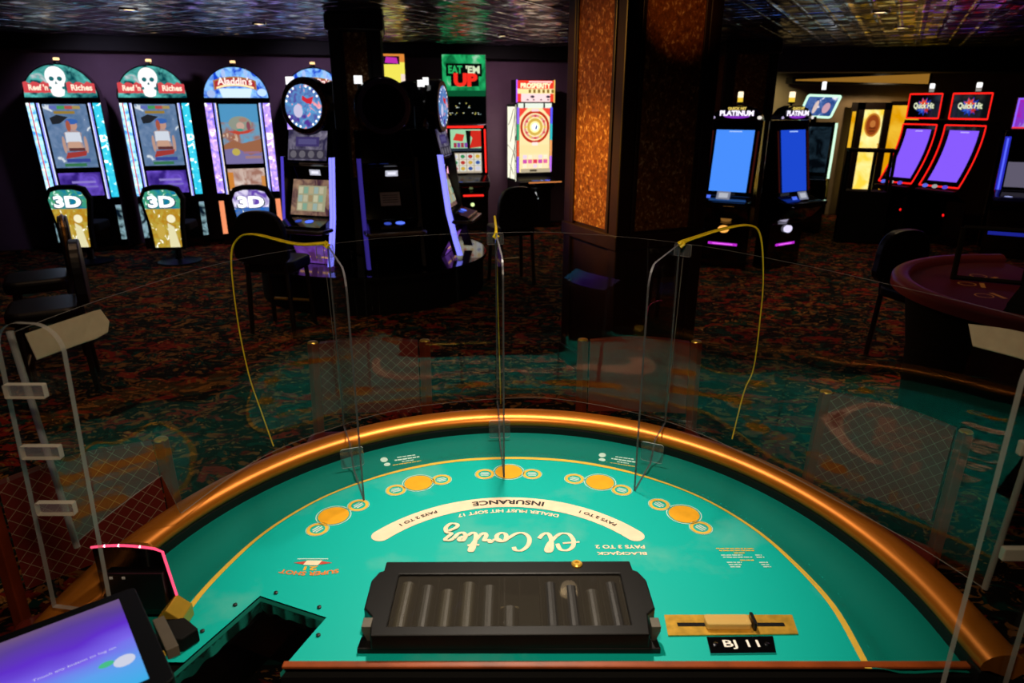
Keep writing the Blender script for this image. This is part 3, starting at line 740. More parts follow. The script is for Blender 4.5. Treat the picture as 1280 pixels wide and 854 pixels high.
pn['CR'] = panel('shield_panel', 'curved clear shield sheet behind the table, right of the middle cord', [p for p in PC[48:65]])
pn['R'] = panel('shield_panel', 'curved clear shield sheet with a pale card taped on, right side of the table', seg(8, 12))
# edge channels at the free ends, parts of the side sheets
M_ROD = acrylic('frosted_rod', (.75, .72, .68), 1.49, .25, .4, (.55, .52, .48))
for k, e, z0 in (('L', PC[0], 1.10), ('R', PC[-1], PB)):
    t, off = pn[k]
    mb = MB(); mb.tube([Vector((e.x, e.y, z0)) + off, Vector((e.x, e.y, PT + .005)) + off + (Vector((-1, 0, 0)) if k == 'L' else Vector((1, 0, 0))) * (PT - PB) * LEAN * .9], .006, M_ROD, 10); mb.build('edge_channel', t, smooth=True)
# seam brackets
def bracket(t, off, p, d, z, w=.052, h=.036):
    n = Vector((-d.y, d.x, 0)); c = Vector((p.x, p.y, z)) + off + n * ((z - PB) * LEAN)
    mb = MB(); P = rrect(-w / 2, w / 2, -h / 2, h / 2, .004)
    a = [c - n * .010 + d * u + Vector((0, 0, v)) for u, v in P]; b_ = [c - n * .004 + d * u + Vector((0, 0, v)) for u, v in P]
    nn = len(P); mb.add(a + b_, [tuple(range(nn)), tuple(range(nn, 2 * nn))], M_CLEARB)
    mb.add(a + b_, [(k, (k + 1) % nn, nn + (k + 1) % nn, nn + k) for k in range(nn)], M_AEDGE)
    mb.build('seam_bracket', t)
M_CLEARB = acrylic('bracket_acrylic', (.9, .9, .93), 1.49, .05, .05, (.6, .6, .62))
for k, i in (('CL', 32), ('CR', 48), ('R', 64)):
    t, off = pn[k]; d = (PC[i + 1] - PC[i - 1]).normalized(); bracket(t, off, PC[i], d, PT - .018)
# dividers between the players
M_BLINE = acrylic('bracket_edge', (.7, .75, .72), 1.49, .2, .6, (.75, .8, .76))
M_DIV = acrylic('divider_acrylic', (.97, .98, .97), 1.40, f90=.3)
def sheet(mb, A, B, poly, th, off, m_face, m_edge):
    """poly in (s along A->B, z)"""
    d = (B - A); L = d.length; d = d.normalized(); n = Vector((-d.y, d.x, 0)) * th / 2
    f = [A + d * s + Vector((0, 0, z)) + n + off for s, z in poly]; g = [A + d * s + Vector((0, 0, z)) - n + off for s, z in poly]; k = len(poly)
    mb.add(f + g, [tuple(range(k)), tuple(range(k, 2 * k))], m_face)
    mb.add(f + g, [(i, (i + 1) % k, k + (i + 1) % k, k + i) for i in range(k)], m_edge)
M_DARKEDGE = acrylic('divider_edge', (.25, .23, .23), 1.49, .2, .4, (.16, .15, .16))
for inner, idx, lab in (((455, 626), 32, 'clear upright divider left of the middle player spot'), ((630, 597), 48, 'clear upright divider at the middle player spot'), ((793, 614), 64, 'clear upright divider right of the middle player spot')):
    A = pl(*inner, TZ); A.z = 0; B = PC[idx].copy(); d = (B - A).normalized(); L = (B - A).length - .008
    t = thing('player_divider', lab, 'clear divider', (A.x, A.y, TZ), 0, 'clear dividers between the players'); off = -Vector((A.x, A.y, TZ))
    r = .06; zt_ = 1.545
    # outline with rounded inner top and a notch over the padded rail
    poly = [(0, TZ + .001), (L - .16, TZ + .001), (L - .12, .982), (L, .982), (L, zt_)] + [(r - r * math.sin(a), zt_ - r + r * math.cos(a)) for a in [PI / 2 * k / 8 for k in range(9)]]
    mb = MB(); sheet(mb, A, B, poly, .005, off, M_DIV, M_DARKEDGE); mb.build('clear_sheet', t)
    c = A + d * (L - .17)
    n = Vector((-d.y, d.x, 0))
    c = A + d * (L - .150)
    mb = MB(); P = rrect(-.033, .033, TZ + .001, TZ + .062, .008)
    sheet(mb, c - n * .033, c + n * .033, [(u + .033, z) for u, z in P], .003, off, M_CLEARB, M_BLINE)
    mb.build('foot_bracket', t)
# end dividers with connector blocks
M_BLOCK = acrylic('connector_acrylic', (.9, .87, .8), 1.49, .1, .12, (.8, .75, .65))
M_BEDGE = acrylic('connector_edge', (.6, .55, .48), 1.49, .3, .55, (.85, .78, .66))
def end_div(label, A, B, tilt, blocks, zt_):
    t = thing('end_divider', label, 'clear divider', (A.x, A.y, TZ), 0, 'clear end dividers'); off = -Vector((A.x, A.y, TZ))
    L = (B - A).length; r = .05; z0 = TZ + .002 if 'left' in label else .86
    def sk(s, z): return (s + tilt * (z - TZ), z)
    arc1 = [(r - r * math.sin(a), zt_ - r + r * math.cos(a)) for a in [PI / 2 * k / 8 for k in range(9)]]
    poly = [(0, z0), (L * .5, z0), (L * .5, .985), (L, .985), (L, zt_ - r)] + [(L - r + r * math.cos(a), zt_ - r + r * math.sin(a)) for a in [PI / 2 * k / 8 for k in range(1, 9)]] + arc1
    if 'right' in label: poly = [(0, z0), (L, z0), (L, zt_ - r)] + poly[5:]
    poly = [sk(*p) for p in poly]
    mb = MB(); sheet(mb, A, B, poly, .010, off, M_ACR, M_ROD); mb.build('clear_sheet', t)
    return t, off
A = at(132, 740, 1.08); A.z = 0
tl, offl = end_div('clear end divider at the left end of the table, with three connector blocks', A, A + Vector((-.125, .02, 0)), -.05, 3, 1.575)
for (x, y) in ((35, 487), (55, 563), (73, 633)):
    c = at(x, y, 1.075) + offl; mb = MB()
    P = rrect(-.034, .034, -.0125, .0125, .002); n_ = len(P)
    a = [c + Vector((u, -.012, v)) for u, v in P]; b_ = [c + Vector((u, .0, v)) for u, v in P]
    mb.add(a + b_, [tuple(range(n_)), tuple(range(n_, 2 * n_))], M_BLOCK); mb.add(a + b_, [(k, (k + 1) % n_, n_ + (k + 1) % n_, n_ + k) for k in range(n_)], M_BEDGE)
    mb.build('connector_block', tl)
A = at(1180, 850, .95); A.z = 0
tr_, offr = end_div('clear end divider at the right end of the table by the bright rail end', A, A + Vector((.13, .02, 0)), -.005, 3, 1.575)
for (x, y) in ((1277, 692), (1300, 560)):
    c = at(x, y, .98) + offr; mb = MB()
    mb.box(c.x - .034, c.x + .034, c.y - .006, c.y + .006, c.z - .0125, c.z + .0125, M_BEDGE); mb.build('connector_block', tr_, bevel=.002)
# yellow cords
M_CORD = mat('yellow_cord', '#f0cc18', .5, noise=.15, nscale=60)
def cord(label, pts, i, r):
    P = spline(pts, 6); o = P[-1]
    rad = [r[0] + (r[1] - r[0]) * min(1, k / (len(P) * .55)) for k in range(len(P))]
    mb = MB(); mb.tube(P, rad, M_CORD, 8, flat=.45); 
    e = P[1]; mb.tube([P[0] + Vector((-.006, 0, -.008)), P[0] + Vector((.0, 0, .004)), P[0] + Vector((.008, 0, -.004)), P[0] + Vector((-.002, 0, -.012))], .005, M_CORD, 8)
    tag(mb.build('yellow_cord', smooth=True), label, 'cord', 'yellow cords tied on the shield')
p0 = PC[32]
cord('yellow cord looped from the shield top, in front of the purple-edged machine', [Vector((p0.x, p0.y - .012, PT + .012)), at(370, 305, 1.92), at(318, 293, 1.97), at(297, 299, 1.99), at(289, 325, 1.99), at(297, 400, 1.97), at(311, 468, 1.94), at(325, 510, 1.91), at(342, 558, 1.83)], 32, (.012, .0030))
p0 = PC[64]
cord('yellow cord looped from the shield top, in front of the two blue screens', [Vector((p0.x, p0.y - .012, PT + .008)), at(860, 300, 1.95), at(905, 286, 1.99), at(938, 282, 2.01), at(951, 297, 2.02), at(954, 350, 2.02), at(950, 400, 2.0), at(942, 460, 1.97), at(930, 490, 1.94), at(915, 549, 1.84)], 64, (.012, .0032))
p0 = PC[48]
cord('yellow cord hanging down the middle of the shield', [Vector((p0.x, p0.y - .012, PT + .0)), at(620, 285, 2.14), at(618, 270, 2.17), at(620, 300, 2.16), at(623, 400, 2.15), at(626, 505, 2.115)], 48, (.005, .0026))
# cards taped on
M_CARD = mat('beige_card', '#b49c80', .7, noise=.05); 
def card(label, quad_, n):
    mb = MB(); a = [Vector(q) for q in quad_]; nrm = (a[1] - a[0]).cross(a[2] - a[0]).normalized() * .0012
    k = len(a); mb.add([q + nrm for q in a] + [q - nrm for q in a], [tuple(range(k)), tuple(range(k, 2 * k))] + [(i, (i + 1) % k, k + (i + 1) % k, k + i) for i in range(k)], M_CARD)
    return tag(mb.build('taped_card'), label, 'card')
def shield_pt(x, y, side):   # where the sight line meets the sheet, slightly on the dealer's side
    best = None
    for i in range(len(PC) - 1):
        a, b_ = PC[i], PC[i + 1]; r = ray(x, y); e = b_ - a
        den = r.x * e.y - r.y * e.x
        if abs(den) < 1e-9: continue
        t = (a.x * e.y - a.y * e.x) / den; s = (a.x * r.y - a.y * r.x) / den
        if -.01 <= s <= 1.01 and t > 0:
            d = e.normalized(); nn = Vector((-d.y, d.x, 0)); P = Vector((0, 0, CAMZ)) + r * t; return P + nn * ((P.z - PB) * LEAN - .006)
    return None
card('beige paper card taped near the top of the left shield sheet', [shield_pt(x, y, 0) for x, y in ((45, 418), (128, 390), (136, 388), (146, 403), (144, 416), (130, 424), (112, 430), (58, 450))], 0)
q = [shield_pt(x, y, 1) for x, y in ((1203, 407), (1236, 411))]
q2 = shield_pt(1255, 414, 1); q3 = shield_pt(1209, 434, 1); q4 = shield_pt(1255, 446, 1)
dd = (q2 - q[1]).normalized()
card('pale paper card taped near the top of the right shield sheet', [q[0], q[1], q2, q2 + dd * .06 + Vector((0, 0, -.004)), q4 + dd * .06 + Vector((0, 0, -.006)), q4, q3], 1)

# ================= CHAIRS AT THE TABLE =================
def quilt(name, col, line):
    m = bpy.data.materials.new(name); m.use_nodes = True; nt = m.node_tree; N = nt.nodes; L = nt.links; b = N['Principled BSDF']
    b.inputs['Roughness'].default_value = .4
    tc = N.new('ShaderNodeTexCoord'); mp = N.new('ShaderNodeMapping'); mp.inputs['Rotation'].default_value = (0, 0, PI / 4)
    sx_ = N.new('ShaderNodeSeparateXYZ'); L.new(tc.outputs['Object'], sx_.inputs[0]); cb = N.new('ShaderNodeCombineXYZ'); L.new(sx_.outputs['X'], cb.inputs['X']); L.new(sx_.outputs['Z'], cb.inputs['Y'])
    L.new(cb.outputs[0], mp.inputs['Vector'])
    br = N.new('ShaderNodeTexBrick'); br.offset = 0; br.inputs['Scale'].default_value = 1; br.inputs['Brick Width'].default_value = .027; br.inputs['Row Height'].default_value = .027; br.inputs['Mortar Size'].default_value = .0007; br.inputs['Mortar Smooth'].default_value = 0
    L.new(mp.outputs[0], br.inputs['Vector'])
    mx = N.new('ShaderNodeMix'); mx.data_type = 'RGBA'; L.new(br.outputs['Fac'], mx.inputs[0]); mx.inputs[6].default_value = (*lin(col), 1); mx.inputs[7].default_value = (*lin(line), 1)
    L.new(mx.outputs[2], b.inputs['Base Color']); return m
M_QUILT = quilt('quilted_wine_vinyl', '#6e2018', '#a08872')
M_VINYL = mat('wine_vinyl', '#7a2a1c', .4)
M_STILE = mat('chair_wood', '#7a2e14', .3, noise=.25, nscale=12)
def make_chair(label, quilted, loc, rz):
    """high casino chair; local -y is where the sitter faces, back at y=+.2"""
    t = thing('casino_chair', label, 'chair', loc, rz, 'chairs around the teal table')
    for sg in (-1, 1):
        mb = MB(); mb.tube([(sg * .2, .14, .002), (sg * .2, .17, .45), (sg * .2, .2, .72), (sg * .2, .235, 1.03)], .021, M_STILE, 4); 
        mb.build('rear_leg', t, bevel=.003)
        mb = MB(); mb.lathe([(.019, 0), (.017, .004), (.008, .006)], M_BRASS, 12, Matrix.Translation((sg * .2, .236, 1.029))); mb.build('brass_cap', t)
        mb = MB(); mb.tube([(sg * .2, -.2, .002), (sg * .2, -.19, .6)], .02, M_STILE, 4); mb.build('front_leg', t, bevel=.003)
        mb = MB(); mb.tube([(sg * .2, -.195, .28), (sg * .2, .155, .28)], .013, M_STILE, 6); mb.build('side_stretcher', t)
    mb = MB(); mb.tube([(-.2, -.195, .25), (.2, -.195, .25)], .014, M_STILE, 6); mb.build('footrest', t)
    mb = MB(); mb.prism(rrect(-.225, .225, -.225, .165, .04), 'z', .6, .68, M_VINYL); mb.build('seat', t, bevel=.02, seg=3)
    mb = MB(); L = []
    for k in range(9):
        z = .74 + .29 * k / 8; y = .2 + .035 * (z - .72) / .31
        row = []
        for j in range(9):
            u = -.175 + .35 * j / 8; row.append(Vector((u, y - .018 + .012 * math.cos(u / .175 * PI / 2), z + (.012 * math.cos(u / .175 * PI / 2) if k == 8 else 0))))
        L.append(row + [Vector((p.x, p.y + .03, p.z)) for p in row[::-1]])
    mb.loops(L, M_QUILT if quilted else M_VINYL); mb.build('back_cushion', t, smooth=True, angle=.8)
    return t
def face(loc, tgt): return math.atan2(tgt[1] - loc[1], tgt[0] - loc[0]) + PI / 2
# chair back stiles: local x axis goes across
make_chair('wine red chair with quilted back, left of the middle divider and facing the table', True, (-.555, 2.32, 0), math.radians(3)).scale.x = 1.1
make_chair('plain wine red chair with smooth back, just in front of the brown pillar base', False, (.495, 2.33, 0), math.radians(-3)).scale.x = 1.12
a, b_ = pl(1040, 492, 1.03), pl(1198, 537, 1.03)
rz = math.atan2(b_.y - a.y, b_.x - a.x); mid = (a + b_) / 2
k = .235; make_chair('quilted wine red chair by the right side of the copper rail', True, (mid.x + math.sin(rz) * k, mid.y - math.cos(rz) * k, 0), rz)
a, b_ = pl(14, 580, 1.03), pl(190, 592, 1.03)
a = Vector((-1.30, 1.47, 0)); b_ = Vector((-.985, 1.72, 0))
rz = math.atan2(b_.y - a.y, b_.x - a.x); mid = (a + b_) / 2
make_chair('quilted wine red chair by the left end of the copper rail', True, (mid.x + math.sin(rz) * k, mid.y - math.cos(rz) * k, 0), rz)
# ================= GAMING MACHINES =================
def pic(name, cols, scale=6, s=1.0, sample=False, dist=1.0):
    """a glowing blurred picture: noise through several colours"""
    if name in MATS: return MATS[name]
    m = bpy.data.materials.new(name); m.use_nodes = True; nt = m.node_tree; N = nt.nodes; L = nt.links; N.remove(N['Principled BSDF'])
    e = N.new('ShaderNodeEmission'); e.inputs['Strength'].default_value = s
    tc = N.new('ShaderNodeTexCoord'); nz = N.new('ShaderNodeTexNoise'); nz.inputs['Scale'].default_value = scale; nz.inputs['Detail'].default_value = 3; nz.inputs['Distortion'].default_value = dist
    L.new(tc.outputs['Object'], nz.inputs['Vector']); rp = N.new('ShaderNodeValToRGB'); cr = rp.color_ramp
    k = len(cols)
    for i, c in enumerate(cols):
        p = .37 + .26 * i / (k - 1)
        q = cr.elements[0] if i == 0 else (cr.elements[1] if i == k - 1 else cr.elements.new(p))
        q.position = p; q.color = (*lin(c), 1)
    L.new(nz.outputs['Fac'], rp.inputs['Fac']); L.new(rp.outputs[0], e.inputs['Color']); L.new(e.outputs[0], N['Material Output'].inputs['Surface'])
    m.cycles.emission_sampling = 'AUTO' if sample else 'NONE'; MATS[name] = m; return m
def lay(parent, name, layers, fr, gap=.003):
    """layers carry materials directly"""
    mb = MB(); off = 0
    for L in layers:
        off += gap; k = L[0]
        if k == 'r': u0, v0, u1, v1 = L[1:5]; mb.flatpoly([(u0, v0), (u1, v0), (u1, v1), (u0, v1)], fr, off, L[5])
        elif k == 'e': mb.flatpoly(ell(*L[1:5]), fr, off, L[5])
        elif k == 'p': mb.flatpoly(L[1], fr, off, L[2])
        elif k == 'o': ring_quads(mb, L[1], L[2], L[3], L[4], fr, off, L[5])
        elif k == 't': put_text(mb, L[1], L[2], L[3], L[4], fr, off, L[5], bold=L[7] if len(L) > 7 else .03, width=L[6] if len(L) > 6 else None)
    return mb.build(name, parent)
G = glow
WHT = lambda s=1.: G('#ffffff', s)
SLX = (WB - WA).normalized(); RZW = math.atan2(SLX.y, SLX.x)
def beacon(parent, x, y, z, top, bot=None, r=.03, name='beacon', h=.05):
    mb = MB(); mb.lathe([(r, z), (r, z + h), (r * .95, z + h)], bot or top, 12, Matrix.Translation((x, y, 0)), cap=False)
    mb.lathe([(r, z + h), (r, z + h * 2.2), (r * .6, z + h * 2.3)], top, 12, Matrix.Translation((x, y, 0))); 
    mb.lathe([(r * 1.2, z - .02), (r * 1.2, z)], M_BLACK, 12, Matrix.Translation((x, y, 0))); return mb.build(name, parent)

def arched(kind, loc, label):
    t = thing('arched_slot_machine', label, 'slot machine', loc, RZW, 'tall arched slot machines along the wall')
    pirate = kind == 'skull'
    H0, H1, DY = .78, 2.0, -.09
    mb = MB(); mb.prism([(0, 0), (0, H0), (DY, H1), (DY, H1 + .05), (.25, H1 + .05), (.4, H0), (.4, 0)], 'x', -.48, .48, M_GLOSS); mb.build('cabinet', t, bevel=.01)
    # dome topper
    dome = [(.49 * math.cos(a), H1 + .03 + .43 * math.sin(a)) for a in [PI * k / 24 for k in range(25)]]
    mb = MB(); mb.prism(dome, 'y', DY - .02, DY + .16, M_GLOSS); tp = mb.build('dome_topper', t)
    fr = frame((0, DY - .022, H1 + .03), (1, 0, 0), (0, 0, 1))
    half = [(.465 * math.cos(a), .02 + .395 * math.sin(a)) for a in [PI * k / 24 for k in range(25)]]
    if pirate:
        bg = pic('pirate_dome', ['#033a44', '#0a6a6e', '#158488', '#0c7074', '#58b8b0'], 6, 1.25, True)
        red = G('#d84a50', 1.0)
        def wavy(u0, u1, n=8):
            a = [(u0 + (u1 - u0) * k / n, .20 + .018 * math.sin(k * 2.3)) for k in range(n + 1)]; b = [(u0 + (u1 - u0) * k / n, .075 + .015 * math.sin(k * 3.1)) for k in range(n + 1)]
            return a + b[::-1]
        su = -.03
        L = [('p', half, bg), ('p', wavy(-.455, -.11), red), ('p', wavy(.09, .45), red),
             ('t', "Reef 'n", -.27, .14, .075, G('#ffe8d0', 1.2), .24), ('t', 'Riches', .28, .14, .075, G('#ffe8d0', 1.2), .27),
             ('e', su, .27, .13, .125, WHT(1.1)), ('p', [(su - .1, .2), (su + .1, .2), (su + .085, .08), (su + .07, .04), (su - .07, .04), (su - .085, .08)], WHT(1.1)), ('e', su, .06, .07, .035, WHT(1.1)),
             ('e', su - .05, .245, .032, .028, G('#1c6a70', 1)), ('e', su + .052, .245, .032, .028, G('#1c6a70', 1)), ('p', [(su - .018, .18), (su + .018, .18), (su, .215)], G('#2a6a70', 1)),
             ('e', su - .085, .135, .02, .018, G('#27777a', 1)), ('e', su + .085, .135, .02, .018, G('#27777a', 1))]
    else:
        bg = pic('palace_dome', ['#0c3cc0', '#1c74f4', '#38a0ff', '#1c74f4', '#90ccff'], 8, 1.25, True)
        def ribbon(u0, u1, v0, v1, n=14): 
            f = lambda u: .05 * (1 - (u / .3) ** 2)
            return [(u0 + (u1 - u0) * k / n, v0 + f(u0 + (u1 - u0) * k / n)) for k in range(n + 1)] + [(u1 + (u0 - u1) * k / n, v1 + f(u1 + (u0 - u1) * k / n)) for k in range(n + 1)]
        L = [('p', half, bg), ('p', [(-.2, .02), (.2, .02), (.24, .14), (-.24, .14)], G('#d4ecff', 1.1)), ('e', -.36, .07, .06, .05, G('#a8c0f0', 1)), ('e', .38, .09, .07, .05, G('#c0e0ff', 1.1)), ('e', -.15, .33, .03, .06, G('#b0c8f8', 1)), ('e', .17, .34, .03, .05, G('#a8c8f8', 1)),
             ('p', ribbon(-.31, .31, .12, .245), G('#a87840', 1)), ('p', ribbon(-.29, .29, .135, .225), G('#b02c34', 1.0)), ('p', ribbon(-.27, .27, .125, .15), G('#ffe0a8', 1.2)),
             ('t', "Aladdin's", 0, .235, .1, G('#ffe8e0', 1.2), .5)]
    lay(tp, 'dome_picture', L, fr, .002)
    beacon(t, 0, DY + .07, H1 + .475, G('#ffcf90', 2.0 if pirate else 1.6), M_CHROME, r=.04, h=.025)
    V = Vector((0, DY, H1 - H0)); LV = V.length; V.normalize()
    fr = frame((0, -.003, H0), (1, 0, 0), V)
    # main screen
    v0, v1 = .38, 1.19
    if pirate:
        bg = pic('pirate_screen', ['#5878a0', '#90acc8', '#ccd8e4', '#7890b4'], 6, .9)
        L = [('r', -.28, v0, .28, v1, bg), ('r', -.2, v1 - .06, -.1, v1 - .02, G('#6a78c8', .8)), ('r', -.1, v1 - .06, 0, v1 - .02, G('#4aa860', .8)), ('r', 0, v1 - .06, .1, v1 - .02, G('#c85a50', .8)), ('r', .1, v1 - .06, .2, v1 - .02, G('#b8a060', .8)),
             ('r', -.15, v1 - .12, .12, v1 - .085, G('#b09040', .7)), ('p', [(-.22, 1.02), (-.12, 1.06), (.02, 1.03), (-.1, .95), (-.2, .94)], G('#2c3038', .6)),
             ('p', [(-.09, .6), (.17, .6), (.13, .72), (.15, .83), (.08, .87), (0, .87), (-.08, .83), (-.06, .72)], G('#b8a0a0', .8)), ('e', .06, .93, .055, .065, G('#c89a88', .9)), ('e', .05, .975, .085, .035, G('#3a68b8', .9)), ('e', 0, .92, .03, .07, G('#b86048', .8)),
             ('p', [(-.07, .71), (-.06, .84), (.13, .84), (.14, .71)], G('#dce4f0', .9)), ('e', -.10, .68, .022, .11, G('#c8a090', .85)), ('e', .185, .68, .022, .11, G('#c8a090', .85)), ('p', [(-.06, .64), (.13, .64), (.11, .72), (-.04, .72)], G('#d0a48c', .9)),
             ('r', -.05, .6, .16, .64, G('#6a3a38', .8)), ('p', [(-.12, .5), (.16, .54), (.18, .6), (-.08, .58)], G('#a83c38', .9)), ('r', -.11, .455, .2, .50, G('#3c4a9a', .9)), ('r', -.15, .40, .14, .44, G('#3a7a50', .9))]
    else:
        bg = pic('desert_screen', ['#6aa8cc', '#8ab4c4', '#c89870', '#a86848'], 5, .9)
        L = [('r', -.28, v0, .28, v1, bg), ('r', -.28, .95, .28, v1, G('#5aa6d8', .8)), ('p', [(-.28, .64), (-.15, .7), (0, .66), (.28, .72), (.28, .38), (-.28, .38)], G('#b07454', .75)),
             ('e', 0, .93, .17, .1, G('#a8b0a0', .7)), ('p', [(-.2, .83), (-.05, .78), (.1, .80), (.22, .86), (.05, .83)], G('#c84838', .9)), ('e', 0, .9, .06, .05, G('#d8b0a0', .85)), ('e', .05, .98, .06, .03, G('#b89080', .8)), ('e', .12, .9, .03, .06, G('#985060', .8)), ('e', -.01, .845, .05, .02, G('#48a898', .8)),
             ('p', [(-.28, .38), (-.28, .58), (-.1, .6), (.1, .5), (.28, .54), (.28, .38)], G('#8a80b8', .75)), ('e', -.11, .545, .06, .05, G('#c8b458', .9)), ('r', 0, .52, .24, .55, G('#a87890', .8)), ('r', .02, .45, .26, .49, G('#b08888', .8))]
    lay(t, 'main_screen', L, fr, .002)
    if pirate: L = [('r', -.28, .0, .28, .31, pic('violet_lower', ['#3a2488', '#5838c0', '#7a5ae0'], 4, .8)), ('r', -.12, .17, .2, .2, G('#9a88e0', .8)), ('r', .0, .11, .22, .135, G('#8a78d8', .8))]
    else: L = [('r', -.28, .0, .28, .31, pic('sand_lower', ['#a87868', '#d0a890', '#e8d4c8'], 5, .9)), ('r', -.28, .02, -.2, .26, G('#d88838', .9)), ('r', .22, .02, .28, .2, G('#d89048', .9))]
    lay(t, 'lower_screen', L, fr, .002)
    if pirate: sl = [pic('reef_strip', ['#3088d8', '#90d0f0', '#f0ffff', '#b8e8f8'], 9, 1.8, True), pic('surf_strip', ['#1898b8', '#90e8e8', '#ffffff', '#38b0c0'], 11, 1.8, True)]
    else: sl = [pic('cloud_strip', ['#7060e0', '#b0b8ff', '#ffffff', '#c8a0f0'], 11, 1.8, True)] * 2
    for i, sg in enumerate((-1, 1)):
        a, b = sorted((sg * .372, sg * .475)); lay(t, 'side_light', [('r', a, -.03, b, LV - .02, sl[i])] + ([('r', a + .035, -.03, a + .055, LV - .02, G('#d86858', 1.1))] if pirate and sg < 0 else []), fr)
        a, b = sorted((sg * .312, sg * .345)); lay(t, 'edge_light', [('r', a, -.05, b, LV - .02, G('#d8dcff' if pirate or sg > 0 else '#e8d8c8', 1.5, True)), ('r', a + .012 * (sg > 0), -.05, b - .012 * (sg < 0), LV - .02, G('#8890ff', 1.3))], fr, .002)
        fb = frame((0, -.003, 0), (1, 0, 0), (0, 0, 1))
        a, b = sorted((sg * .40, sg * .475))
        bm_ = pic('base_reef', ['#081828', '#14506a', '#2a88a8', '#a0c8d0'], 9, .8) if pirate else G('#ff9868', 1.0, True)
        lay(t, 'base_light', [('r', a, .16, b, .64, bm_)], fb)
    return t
def lit_chair(kind, loc, label):
    t = thing('lit_slot_chair', label, 'chair', loc, 0, 'chairs with lit backs before the arched machines')
    # rear face of the back (local -y) is lit; sitter faces +y
    prof = [(-.19, .22), (.19, .22), (.2, .5), (.24, .72), (.26, .84), (.20, .97), (.1, 1.0), (-.1, 1.0), (-.20, .97), (-.26, .84), (-.24, .72), (-.2, .5)]
    mb = MB(); mb.prism(prof, 'y', -.04, .05, M_MATTE); mb.build('backrest', t, bevel=.012)
    fr = frame((0, -.042, 0), (1, 0, 0), (0, 0, 1))
    face_ = [(-.155, .25), (.155, .25), (.165, .5), (.2, .72), (.215, .83), (.17, .92), (.08, .945), (-.08, .945), (-.17, .92), (-.215, .83), (-.2, .72), (-.165, .5)]
    up = lambda v: [p for p in face_]
    if kind == 'skull':
        L = [('p', face_, pic('gold_picture', ['#a87818', '#f0c850', '#fff4b0', '#fffce8', '#b0a040'], 13, 1.2, True)), ('p', [(-.2, .72), (.2, .72), (.215, .83), (.17, .92), (.08, .945), (-.08, .945), (-.17, .92), (-.215, .83)], pic('sea_top', ['#1078a0', '#38c0b8', '#d8fff8', '#48a868'], 13, 1.0)),
             ('p', [(.02, .25), (.14, .25), (.10, .5), (.03, .55)], G('#e8e0b0', 1.0)), ('e', -.06, .45, .05, .09, G('#c8a848', 1.0)), ('e', .08, .6, .05, .05, G('#f8f0c8', 1.0))]
    else:
        L = [('p', face_, pic('sky_picture', ['#1c68c8', '#58b0f0', '#f0faff', '#6078a0'], 13, 1.0, True)), ('p', [(-.2, .74), (.2, .74), (.215, .83), (.17, .92), (.08, .945), (-.08, .945), (-.17, .92), (-.215, .83)], pic('violet_top', ['#6848b0', '#b8a0e8', '#f0e8ff'], 8, 1.0)),
             ('p', [(-.155, .25), (.0, .25), (-.1, .42), (-.16, .45)], G('#ff9020', 1.0)), ('p', [(.155, .25), (.02, .25), (.11, .40), (.16, .43)], G('#f89838', 1.0)), ('e', 0, .62, .1, .025, G('#e8c040', 1.0)), ('e', -.04, .45, .04, .07, G('#e0f4ff', 1.0)), ('e', .06, .4, .04, .06, G('#204868', .9))]
    L += [('t', '3D', 0, .8, .15, G('#38506a', .8), .34, .05), ('t', '3D', 0, .805, .14, WHT(1.3), .31, .05)]
    lay(t, 'lit_panel', L, fr, .002)
    mb = MB(); mb.prism(rrect(-.23, .23, .05, .48, .08), 'z', .42, .52, M_MATTE); mb.build('seat', t, bevel=.02)
    mb = MB(); mb.lathe([(.26, .0), (.26, .02), (.06, .05), (.04, .08), (.04, .43)], M_BLACK, 20, Matrix.Translation((0, .25, 0))); mb.build('pedestal', t, smooth=True)
    return t
def rowpt(x, y):    # floor point on the row of arched machines
    r = ray(x, y); P0 = WA + Vector((SLX.y, -SLX.x, 0)) * .5; e = SLX
    den = r.x * e.y - r.y * e.x; k = (P0.x * e.y - P0.y * e.x) / den; return (r * k).xy
xs = [119, 224, 320, 411]
labs = [('skull', 'arched slot machine topped by a white skull, leftmost along the wall'), ('skull', 'arched skull-topped slot machine standing next to the blue palace machine'), ('lamp', 'arched blue-topped slot machine in full view beside the skull machines'), ('lamp', 'arched blue-topped slot machine half hidden behind the round-topped machine')]
for i, (x, (k, l)) in enumerate(zip(xs, labs)):
    p = rowpt(x, 312); arched(k, (p.x, p.y, 0), l).scale = (.87, 1, .975)
for x, y, k, l in ((104, 312, 'skull', 'chair back glowing gold with 3D on it, leftmost before the skull machines'), (217, 312, 'skull', 'chair back glowing gold with 3D on it, nearer the blue palace machine'), (325, 312, 'lamp', 'chair back glowing sky blue with 3D on it and orange corners')):
    p = pl(x, 333, 0); lit_chair(k, (p.x, p.y, 0), l).rotation_euler.z = .12

